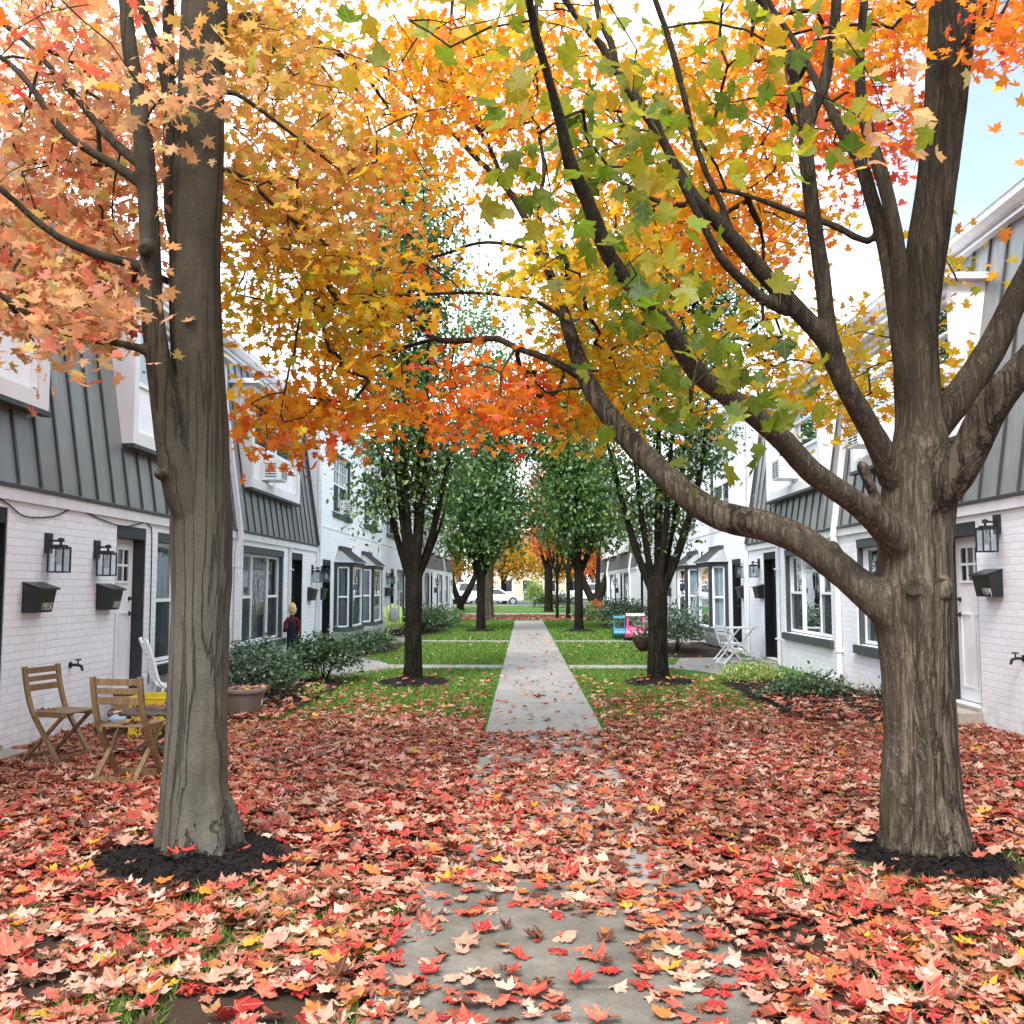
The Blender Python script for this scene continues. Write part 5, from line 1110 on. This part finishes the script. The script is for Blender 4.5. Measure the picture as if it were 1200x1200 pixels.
# ------------------------------------------------------------------ garden furniture
def slat_chair(loc, rz, label, mat='wood', group='wooden folding chairs', sc=.93):
    t = thing('folding_chair', loc, label, 'chair', group, rz); W[t] = Matrix(); q = lambda *p: tuple(c*sc for c in p)
    for s in (-1, 1):
        m = MB(); P = spline([q(s*.205, -.225, .86), q(s*.205, -.185, .66), q(s*.205, -.11, .45), q(s*.205, .06, .20), q(s*.205, .20, 0)], .05)
        for a, b in zip(P, P[1:]): m.bar(a, b, .024, .042, (1, 0, 0))
        m.build('back_post', mat, t)
        MB().bar(q(s*.172, .20, .425), q(s*.172, -.235, .0), .024, .04, (1, 0, 0)).build('leg', mat, t, bevel=.004)
        MB().bar(q(s*.172, .23, .425), q(s*.172, -.14, .425), .022, .035).build('seat_rail', mat, t, bevel=.003)
    for z, h in ((.82, .05), (.745, .045), (.665, .055)):
        d = -.217+(.82-z)*.22; MB().bar(q(-.192, d, z), q(.192, d, z), .016, h).build('back_slat', mat, t, bevel=.003)
    se = MB()
    for k in range(6): y = -.13+k*.068; se.box(-.19*sc, .19*sc, y*sc, (y+.058)*sc, .444*sc, .458*sc)
    for x in (-.12, .12): se.box((x-.015)*sc, (x+.015)*sc, -.13*sc, .265*sc, .428*sc, .4435*sc)
    se.build('seat', mat, t, bevel=.002)
    MB().bar(q(-.19, .175, .035), q(.19, .175, .035), .018, .045).build('stretcher', mat, t); MB().bar(q(-.158, -.205, .035), q(.158, -.205, .035), .018, .045).build('stretcher', mat, t)
    return t
slat_chair((-4.02, 8.24, .02), R(-106), 'wooden folding chair with its back to the white wall, under the 1905K mailbox')
slat_chair((-3.06, 7.40, .02), R(-7), 'wooden folding chair seen from behind, nearest the left maple trunk')
t = thing('folding_table', (-3.22, 8.42, 0), 'low round dark wooden folding table partly hidden by the left maple trunk', 'table'); W[t] = Matrix()
tp = MB()
for k in range(9):
    x = -.315+k*.0705; hw = math.sqrt(max(.335**2-(x+.03)**2, .01)); tp.box(x, x+.064, -hw, hw, .405, .422)
for y in (-.15, .15): tp.box(-.29, .29, y-.018, y+.018, .385, .4045)
tp.build('table_top', 'darkwood', t, bevel=.002)
for s in (-1, 1):
    for k in (-1, 1):
        m = MB(); P = spline([(k*.21, s*.17, .385), (k*.06, s*.17, .25), (-k*.10, s*.17, .12), (-k*.25, s*.17, .02)], .05)
        for a, b in zip(P, P[1:]): m.bar(a, b, .02+.004*(k > 0), .045, (0, 1, 0))
        m.build('leg', 'darkwood', t)
for x in (-.25, .25): MB().bar((x, -.19, .03), (x, .19, .03), .03, .03).build('stretcher', 'darkwood', t)
# yellow openwork basket
t = thing('basket', (-3.62, 9.45, 0), 'yellow plastic basket with daisy shaped cutouts behind the low table', 'basket'); W[t] = Matrix()
b = MB(); h = .42; w = .21
for a in range(4):
    rot = Matrix.Rotation(a*math.pi/2, 4, 'Z')
    def V(p, rot=rot): return tuple(rot @ Vector(p))
    def flat(c, r0, r1, n=14, seg=(0, 2*math.pi)):
        for k in range(n):
            a0 = seg[0]+(seg[1]-seg[0])*k/n; a1 = seg[0]+(seg[1]-seg[0])*(k+1)/n
            ps = [(c[0]+r*math.cos(x), c[1]+r*math.sin(x)) for r, x in ((r0, a0), (r1, a0), (r1, a1), (r0, a1))]
            b.prism(ps, lambda p, d: V((p[0], -w+d, p[1])), 0, .008)
    for (x0, x1, z0, z1) in ((-w, w, h-.05, h), (-w, w, 0, .03), (-w, -w+.025, .03, h-.05), (w-.025, w, .03, h-.05)): b.prism([(x0, z0), (x1, z0), (x1, z1), (x0, z1)], lambda p, d: V((p[0], -w+d, p[1])), -.002, .008)
    for c in ((0, .29), (-.12, .15), (.12, .15)):
        flat(c, 0, .022, 8); flat(c, .068, .082, 16)
        for k in range(10):
            x = k*.628; p0 = Vector((c[0]+.020*math.cos(x), c[1]+.020*math.sin(x))); p1 = Vector((c[0]+.070*math.cos(x), c[1]+.070*math.sin(x))); n = Vector((-math.sin(x), math.cos(x)))*.005
            b.prism([tuple(p0-n), tuple(p1-n*1.6), tuple(p1+n*1.6), tuple(p0+n)], lambda p, d: V((p[0], -w+d, p[1])), .001, .007)
    for k in range(4):
        for (x0, z0, x1, z1) in ((-.185, .06+k*.02, -.06, .30+k*.02), (.185, .06+k*.02, .06, .30+k*.02)): 
            d = Vector((x1-x0, z1-z0)).normalized(); n = Vector((-d.y, d.x))*.0045; b.prism([(x0-n.x, z0-n.y), (x1-n.x, z1-n.y), (x1+n.x, z1+n.y), (x0+n.x, z0+n.y)], lambda p, d: V((p[0], -w+d, p[1])), .002, .006)
b.build('basket_wall', 'yellow', t); MB().box(-w+.01, w-.01, -w+.01, w-.01, .005, .015).build('base', 'yellow', t)
rim = MB(); 
for a in range(4):
    rot = Matrix.Rotation(a*math.pi/2, 4, 'Z'); rim.bar(tuple(rot @ Vector((-w-.004, -w-.004, h+.006))), tuple(rot @ Vector((w+.004, -w-.004, h+.006))), .022, .016)
rim.build('rim', 'yellow', t)
# things by the white door
t = thing('carton', (-4.18, 10.05, 0), 'small tan cardboard carton standing between the chairs and the yellow basket', 'box', None, R(12)); W[t] = Matrix()
MB().box(-.13, .13, -.10, .10, .0, .36).build('carton_body', 'card', t, bevel=.004); f = MB(); f.bar((-.13, -.101, .362), (-.13, .101, .362), .006, .004); f.bar((0, -.17, .40), (0, -.10, .365), .25, .005); f.build('flap', 'card', t)
t = thing('plastic_bag', (-4.06, 9.62, .125), 'crumpled pale blue bag lying on the low wooden box behind the chairs', 'bag'); W[t] = Matrix()
v = []; m = MB(); m.ball((0, 0, .055), .13, .10, .05, 16, 10); m.v = [(x*(1+.25*math.sin(9*y+5*z)), y*(1+.2*math.sin(11*x+3*z)), max(.005, z*(1+.2*math.sin(8*x+9*y)))) for x, y, z in m.v]; m.build('bag_body', 'bluebag', t, smooth=True)
hd = MB(); hd.tube(spline([(-.12, 0, .05), (-.14, .0, .12), (-.10, 0, .15), (-.05, 0, .12), (-.04, 0, .09)], .03), .006, 6); hd.build('handle', 'blackm', t)
t = thing('low_box', (-4.08, 9.66, 0), 'low dark red wooden box under the pale blue bag by the left wall', 'box', None, R(8)); W[t] = Matrix()
MB().box(-.20, .20, -.17, .17, .0, .12).build('box_body', 'darkwood', t, bevel=.006)
for y in (-.174, .174): MB().box(-.21, .21, y-.004, y+.004, .075, .115).build('slat', 'coir', t)
t = thing('garden_chair', (-4.02, 10.9, 0), 'pale garden chair with curved back rail in front of the white door', 'chair', None, R(-60)); W[t] = Matrix()
for s in (-1, 1): MB().tube(spline([(s*.24, -.34, .92), (s*.24, -.26, .70), (s*.24, -.17, .42), (s*.24, .05, .36), (s*.24, .22, .38), (s*.24, .26, .30), (s*.24, .27, .0)], .05), .019, 8).build('side_rail', 'vinyl', t, smooth=True)
for s in (-1, 1): MB().tube([(s*.24, -.14, .38), (s*.24, -.24, 0)], .017, 8).build('leg', 'vinyl', t)
st = MB(); 
for k in range(8): st.bar((-.235, -.15+k*.05, .385), (.235, -.15+k*.05, .385), .035, .008)
st.build('seat', 'vinyl', t); bk = MB()
for k in range(8): st2 = -.185-.019*k; bk.bar((-.235, st2, .46+k*.055), (.235, st2, .46+k*.055), .008, .04)
bk.build('backrest', 'vinyl', t)
t = thing('mesh_chair', (-4.05, 12.15, 0), 'grey mesh patio chair just left of the near left trunk under the window', 'chair', None, R(-100)); W[t] = Matrix()
for s in (-1, 1): MB().tube(spline([(s*.25, -.30, .86), (s*.25, -.24, .66), (s*.25, -.18, .42), (s*.25, .20, .43), (s*.25, .26, .0)], .05), .014, 8).build('side_frame', 'blackm', t, smooth=True); MB().tube([(s*.25, -.18, .42), (s*.25, -.28, 0)], .013, 8).build('leg', 'blackm', t)
MB().prism([(-.18, .425), (.20, .435), (.20, .425), (-.18, .415)], lambda p, d: (d, p[0], p[1]), -.235, .235).build('seat', 'wicker', t); MB().tube([(-.25, -.30, .86), (.25, -.30, .86)], .014, 8).build('top_rail', 'blackm', t)
MB().prism([(-.19, .44), (-.245, .66), (-.30, .85), (-.29, .85), (-.235, .66), (-.18, .44)], lambda p, d: (d, p[0], p[1]), -.235, .235).build('backrest', 'wicker', t)
# brown pot
t = thing('flower_pot', (-3.19, 10.9, 0), 'large taupe plastic pot filled with leaves, right of the near left trunk', 'pot'); W[t] = Matrix()
p = MB(); p.lathe([(.165, .0), (.178, .02), (.215, .27), (.218, .30), (.240, .30), (.245, .31), (.245, .345), (.238, .352), (.222, .352), (.215, .34), (.205, .30)], (0, 0, 0), 36, False); p.lathe([(.0005, .0), (.165, .0)], (0, 0, 0), 36, False); p.build('pot_body', 'pot', t, smooth=True)
MB().lathe([(.0005, .315), (.10, .32), (.208, .305)], (0, 0, 0), 24, False).build('soil', 'soil', t)
MB().prism([(-.016, .165), (.016, .165), (.016, .225), (-.016, .225)], lambda q, d: (.205+d+(q[1]-.165)*.15, -.04+q[0], q[1]), -.006, .0).build('tag', 'vinyl', t)
# scarecrow on a stake
t = thing('scarecrow', (-4.50, 18.4, 0), 'smiling scarecrow in red plaid shirt and navy overalls beside the left dark doorway', 'scarecrow', None, R(18)); W[t] = Matrix()
MB().tube([(0, .06, 0), (0, .06, 1.0)], .014, 8).build('stake', 'wood', t)
hd = MB(); hd.ball((0, 0, 1.12), .115, .105, .13, 18, 12); hd.build('head', 'skin', t, smooth=True)
h2 = MB(); rr = random.Random(3)
for k in range(70):
    a = rr.random()*6.28; e = rr.uniform(.1, 1.2); 
    if math.sin(a) < -.3 and e < .75: continue
    p0 = Vector((.112*math.cos(a)*math.cos(e), .105*math.sin(a)*math.cos(e), 1.12+.125*math.sin(e))); p1 = p0+Vector((math.cos(a)*.03, math.sin(a)*.03, -.06-.05*rr.random())); h2.bar(p0, p1, .010, .006)
h2.build('hair', 'skin', t)
fa = MB()
for s in (-1, 1): fa.tube([(s*.04, -.094, 1.14), (s*.04, -.106, 1.14)], .014, 8)
fa.tube(spline([(-.055, -.090, 1.085), (-.03, -.100, 1.06), (0, -.103, 1.052), (.03, -.100, 1.06), (.055, -.090, 1.085)], .02), .005, 6)
fa.build('face', 'black', t); MB().tube([(0, -.100, 1.105), (0, -.112, 1.105)], .010, 6).build('nose', 'amber', t)
sh = MB(); P = [(0, 0, .66), (0, 0, .80), (0, 0, .92), (0, 0, 1.0)]; sh.lathe([(.12, .64), (.135, .80), (.125, .92), (.05, 1.0)], (0, 0, 0), 14, True, 1, .62)
for s in (-1, 1): sh.tube([(s*.10, 0, .93), (s*.19, -.01, .84), (s*.20, -.03, .66)], [.055, .05, .06], 10)
sh.build('shirt', 'plaid', t, smooth=True)
for s in (-1, 1): MB().bar((s*.20, -.03, .67), (s*.20, -.035, .55), .05, .025).build('hand', 'straw', t)
ov = MB(); ov.lathe([(.115, .50), (.145, .60), (.140, .74)], (0, 0, 0), 14, True, 1, .66)
for s in (-1, 1): ov.tube([(s*.065, 0, .58), (s*.075, -.01, .38), (s*.085, -.01, .14)], [.078, .068, .060], 12)
ov.box(-.075, .075, -.097, -.085, .72, .86)
for s in (-1, 1): ov.bar((s*.06, -.092, .85), (s*.07, -.03, 1.0), .025, .01)
ov.build('overalls', 'navy', t)
for s in (-1, 1): MB().tube([(s*.085, -.01, .15), (s*.085, -.03, .03)], [.045, .06], 8).build('straw_foot', 'straw', t)
t.scale = (.66, .72, .96)
# lime adirondack chair
def lounge(loc, rz):
    t = thing('adirondack_chair', loc, 'lime green slatted garden chair with grey cushion in front of the left house', 'chair', None, rz); W[t] = Matrix()
    for s in (-1, 1):
        MB().bar((s*.30, .34, .0), (s*.30, .34, .54), .03, .09, (0, 1, 0)).build('front_leg', 'lime', t); MB().bar((s*.27, .40, .36), (s*.27, -.42, .06), .03, .09).build('rear_leg', 'lime', t)
        MB().bar((s*.33, .42, .565), (s*.33, -.30, .565), .13, .025).build('armrest', 'lime', t)
    se = MB(); 
    for k in range(6): se.bar((-.27, .36-k*.09, .40-k*.032), (.27, .36-k*.09, .40-k*.032), .075, .02)
    se.build('seat', 'lime', t); bk = MB()
    for k in range(5):
        x = -.22+k*.11; bk.bar((x, -.10, .27), (x*1.2, -.42, .98-abs(k-2)*.05), .095, .018, (0, 1, 0))
    bk.build('backrest', 'lime', t)
    c = MB(); c.ball((0, -.16, .62), .17, .075, .26, 16, 10); c.build('cushion', 'greycush', t, smooth=True); return t
lounge((-4.02, 29.6, 0), R(-160))
# white bistro table and chair
t = thing('bistro_table', (4.30, 19.6, 0), 'white folding bistro table with crossed legs by the right wall', 'table', None, R(20)); W[t] = Matrix()
tp = MB()
for k in range(7): tp.box(-.37, .37, -.30+k*.087, -.30+k*.087+.07, .66, .678)
tp.build('table_top', 'vinyl', t)
for s in (-1, 1):
    for k in (-1, 1): MB().bar((k*.32, s*.24+.012*k, .655), (-k*.32, s*.24+.012*k, 0), .022, .032, (0, 1, 0)).build('leg', 'vinyl', t)
for x in (-.29, .29): MB().bar((x, -.25, .03), (x, .25, .03), .02, .025).build('stretcher', 'vinyl', t)
slat_chair((4.05, 18.9, 0), R(-70), 'white slatted folding chair tucked beside the white bistro table', 'vinyl', None, .88)
# ladder leaning on the bay
t = thing('ladder', (4.10, 24.2, 0), 'aluminium ladder leaning against the dark right bay windows', 'ladder'); W[t] = Matrix()
for s in (-1, 1): MB().bar((0, s*.19, 0), (.34, s*.15, 1.62), .03, .065, (0, 1, 0)).build('rail', 'alu', t)
for k in range(6): u = (k+.6)/6.3; MB().bar((.34*u, -.185+.035*u, 1.62*u), (.34*u, .185-.035*u, 1.62*u), .03, .022).build('rung', 'alu', t)
# planter and toys on the right
t = thing('planter_bowl', (2.74, 22.0, 0), 'brown coir bowl planter with silvery plant, behind the right pear tree', 'planter'); W[t] = Matrix()
MB().lathe([(.05, .0), (.16, .12), (.24, .27), (.27, .36), (.25, .37), (.22, .30), (.0005, .28)], (0, 0, 0), 18).build('bowl', 'coir', t)
rng = np.random.default_rng(3); m = 420; q = rng.normal(0, 1, (m, 3)); q /= np.linalg.norm(q, axis=1, keepdims=True); q[:, 2] = np.abs(q[:, 2]); P = q*rng.random((m, 1))**.5*np.array((.34, .34, .36))+np.array((2.74, 22.0, .36))
W[t] = Matrix.Translation((2.74, 22.0, 0)); Vv, Ff, Cc = leaves(P, .05+.05*rng.random(m), rotmats(m, np.abs(rng.normal(.7, .4, m)), rng), pick('silver', m, rng), OVAL, rng); npmesh('plant', Vv, Ff, 'gleaf', t, Cc)
def ride_on(loc, rz, label, body, top):
    t = thing('ride_on_toy', loc, label, 'toy', None, rz); W[t] = Matrix()
    pr = [(-.48, .12), (.46, .12), (.52, .25), (.46, .40), (.16, .46), (.10, .40), (-.22, .40), (-.28, .50), (-.48, .48), (-.52, .30)]
    MB().prism(pr, lambda p, d: (d, p[0], p[1]), -.27, .27).build('body', body, t, bevel=.04)
    for s in (-1, 1):
        for yb, yt in ((.17, .10), (-.38, -.30)): MB().bar((s*.23, yb, .42), (s*.21, yt, .86), .045, .05, (0, 1, 0)).build('roof_post', body, t)
    MB().prism([(-.40, .86), (.20, .86), (.14, .94), (-.34, .94)], lambda p, d: (d, p[0], p[1]), -.27, .27).build('canopy', top, t, bevel=.03)
    for s in (-1, 1):
        for y in (-.30, .30): MB().tube([(s*.25, y, .12), (s*.31, y, .12)], .12, 16).build('wheel', 'tyre', t)
    return t
o = ride_on((3.16, 27.0, 0), R(172), 'pink ride-on toy car with pale pink canopy on the right lawn edge', 'pink', 'palepink'); o.scale = (1, 1, .80); o = ride_on((2.76, 27.6, 0), R(176), 'teal ride-on toy car left of the pink one', 'teal', 'teal'); o.scale = (.66, .85, .70)

# ------------------------------------------------------------------ parked cars and far flats
def car(loc, rz, label, mat, kind='sedan'):
    t = thing('parked_car', loc, label, 'car', 'cars parked beyond the far lawn', rz); W[t] = Matrix()
    if kind == 'sedan': lowp = [(-2.25, .35), (2.25, .35), (2.3, .55), (2.2, .74), (1.15, .86), (-1.6, .92), (-2.25, .88), (-2.3, .6)]; cab = [(1.15, .86), (.35, 1.36), (-.75, 1.42), (-1.85, .93)]
    elif kind == 'suv': lowp = [(-2.3, .42), (2.3, .42), (2.35, .62), (2.25, .98), (1.2, 1.08), (-2.3, 1.10), (-2.36, .7)]; cab = [(1.2, 1.08), (.55, 1.68), (-1.9, 1.74), (-2.28, 1.10)]
    elif kind == 'van': lowp = [(-2.6, .42), (2.5, .42), (2.55, .70), (2.45, 1.0), (1.7, 1.12), (-2.6, 1.15), (-2.62, .7)]; cab = [(1.7, 1.12), (.75, 1.88), (-2.4, 1.95), (-2.58, 1.15)]
    else: lowp = [(-2.7, .5), (2.7, .5), (2.75, .72), (2.65, 1.12), (1.35, 1.2), (-2.7, 1.2), (-2.72, .8)]; cab = [(1.35, 1.2), (.75, 1.80), (-.55, 1.84), (-.75, 1.2)]
    MB().prism(lowp, lambda p, d: (p[0], d, p[1]), -.9, .9).build('body', mat, t, bevel=.09)
    n = len(cab); cx = sum(p[0] for p in cab)/n
    vs = [(p[0], s*(.84 if p[1] < 1.25 and i in (0, n-1) else .66), p[1]) for s in (-1, 1) for i, p in enumerate(cab)]
    MB().add(vs, [tuple(range(n)), tuple(range(2*n-1, n-1, -1))]+[(i, (i+1) % n, n+(i+1) % n, n+i) for i in range(n)]).build('roof', mat, t, bevel=.05)
    g = MB()
    for s in (-1, 1):
        q = [(cx+(x-cx)*.84, z0+(z-z0)*.80+.05) for (x, z), z0 in zip(cab, [cab[0][1]]*n)]
        zt = max(p[1] for p in cab)
        yy = lambda z: s*(.84+(.66-.84)*(z-cab[0][1])/(zt-cab[0][1])+.018)
        g.add([(x, yy(z), z) for x, z in q], [tuple(range(n))])
    for (a, b) in ((cab[0], cab[1]), (cab[-1], cab[-2])):
        e = .03 if a[0] > cx else -.03; p = [(a[0]+(b[0]-a[0])*u+e, a[1]+(b[1]-a[1])*u+.02, w_) for u, w_ in ((.12, .72), (.90, .60))]
        g.add([(p[0][0], -p[0][2], p[0][1]), (p[0][0], p[0][2], p[0][1]), (p[1][0], p[1][2], p[1][1]), (p[1][0], -p[1][2], p[1][1])], [(0, 1, 2, 3)])
    g.build('window', 'carglass', t, recalc=False)
    for s in (-1, 1):
        for x in (-1.4, 1.42):
            w_ = MB().tube([(x, s*.72, .34), (x, s*.92, .34)], .34, 20).build('wheel', 'tyre', t); MB().tube([(x, s*.91, .34), (x, s*.935, .34)], .21, 14).build('rim', 'alu', w_)
        MB().box(2.12, 2.30, s*.58-.16, s*.58+.16, .62, .72).build('headlight', 'lamp', t); MB().box(-2.34, -2.2, s*.62-.14, s*.62+.14, .70, .84).build('tail_light', 'amber', t)
    return t
car((-2.35, 79.5, 0), R(2), 'white sedan parked behind the thick left trunk at the path end', 'carwhite')
car((-3.5, 84.5, 0), R(0), 'white van parked behind the white sedan', 'carwhite', 'van')
car((-6.9, 80.5, 0), R(86), 'white sport utility car seen past the left row of houses', 'carwhite', 'suv')
car((5.6, 81, 0), R(180), 'white pickup parked right of the dark hedge', 'carwhite', 'pickup')
def flats(x0, x1, y0, hgt, mat, label, nx):
    t = thing('apartment_building', ((x0+x1)/2, y0, 0), label, 'building'); 
    MB().box(x0, x1, y0, y0+10, 0, hgt).build('wall', mat, t)
    MB().prism([(y0-.6, hgt), (y0+5, hgt+2.4), (y0+10.6, hgt)], lambda p, d: (d, p[0], p[1]), x0-.5, x1+.5).build('roof', 'roof', t)
    w = (x1-x0)/nx
    for i in range(nx):
        for z in (.9, 3.7):
            cx = x0+w*(i+.5); f = MB().box(cx-.75, cx+.75, y0-.08, y0-.005, z, z+1.5).build('window', 'white', t); MB().box(cx-.66, cx+.66, y0-.10, y0-.081, z+.08, z+1.42).build('pane', 'carglass', f)
    d = MB().box((x0+x1)/2-.5, (x0+x1)/2+.5, y0-.07, y0-.004, 0, 2.1).build('door', 'dark', t)
flats(-34, -8, 112, 6, 'redbrick', 'far brick apartment block beyond the parked cars on the left', 8)
flats(-6, 7, 114, 6, 'beige', 'far beige apartment block at the end of the path view', 5)
flats(8.5, 34, 110, 6, 'beige', 'far beige apartment block beyond the white pickup', 8)
# ------------------------------------------------------------------ world and light
S.world = bpy.data.worlds.new('World'); S.world.use_nodes = True
wt = S.world.node_tree; wt.nodes.clear()
wo = wt.nodes.new('ShaderNodeOutputWorld'); bg = wt.nodes.new('ShaderNodeBackground'); bg.inputs[1].default_value = .1
sky = wt.nodes.new('ShaderNodeTexSky'); sky.sky_type = 'NISHITA'; sky.sun_disc = False
SUN_EL, SUN_AZ = R(52), R(200)            # azimuth clockwise from +Y
sky.sun_elevation = SUN_EL; sky.sun_rotation = SUN_AZ; sky.air_density = 1.0; sky.dust_density = 1.5; sky.ozone_density = 1.5
tc = wt.nodes.new('ShaderNodeTexCoord'); mp = wt.nodes.new('ShaderNodeMapping'); mp.inputs['Scale'].default_value = (1, 1, 1.8)
wt.links.new(tc.outputs['Generated'], mp.inputs[0])
nz = wt.nodes.new('ShaderNodeTexNoise'); nz.inputs['Scale'].default_value = 2.2; nz.inputs['Detail'].default_value = 7; nz.inputs['Roughness'].default_value = .55
wt.links.new(mp.outputs[0], nz.inputs['Vector'])
dt = wt.nodes.new('ShaderNodeVectorMath'); dt.operation = 'DOT_PRODUCT'; wt.links.new(tc.outputs['Generated'], dt.inputs[0]); dt.inputs[1].default_value = (.52, .70, .50)
ma = wt.nodes.new('ShaderNodeMath'); ma.operation = 'MULTIPLY_ADD'; wt.links.new(dt.outputs['Value'], ma.inputs[0]); ma.inputs[1].default_value = -3.0; ma.inputs[2].default_value = 3.15
ad = wt.nodes.new('ShaderNodeMath'); ad.operation = 'MULTIPLY_ADD'; wt.links.new(nz.outputs['Fac'], ad.inputs[0]); ad.inputs[1].default_value = .9; wt.links.new(ma.outputs[0], ad.inputs[2]); 
rp = wt.nodes.new('ShaderNodeValToRGB'); wt.links.new(ad.outputs[0], rp.inputs[0]); rp.color_ramp.elements[0].position = .60; rp.color_ramp.elements[0].color = (.13, .13, .13, 1); rp.color_ramp.elements[1].position = .95
mxw = wt.nodes.new('ShaderNodeMix'); mxw.data_type = 'RGBA'; wt.links.new(rp.outputs[0], mxw.inputs[0]); wt.links.new(sky.outputs[0], mxw.inputs[6]); mxw.inputs[7].default_value = (9.2, 10.0, 11.2, 1)
wt.links.new(mxw.outputs[2], bg.inputs[0]); wt.links.new(bg.outputs[0], wo.inputs[0])
sl = bpy.data.lights.new('sun', 'SUN'); sl.energy = 1.6; sl.angle = R(14); sl.color = (1, .98, .95)
so = bpy.data.objects.new('sun', sl); COL.objects.link(so)
sd = Vector((math.sin(SUN_AZ)*math.cos(SUN_EL), math.cos(SUN_AZ)*math.cos(SUN_EL), math.sin(SUN_EL)))
so.rotation_euler = sd.to_track_quat('Z', 'Y').to_euler(); so.location = sd*40+Vector((0, 0, 5))
S.view_settings.view_transform = 'Standard'; S.view_settings.look = 'None'; S.view_settings.gamma = 1; S.view_settings.exposure = 1.62
S.render.engine = 'CYCLES'; S.render.resolution_x = 1024; S.render.resolution_y = 1024
S.cycles.max_bounces = 8; S.cycles.transparent_max_bounces = 16
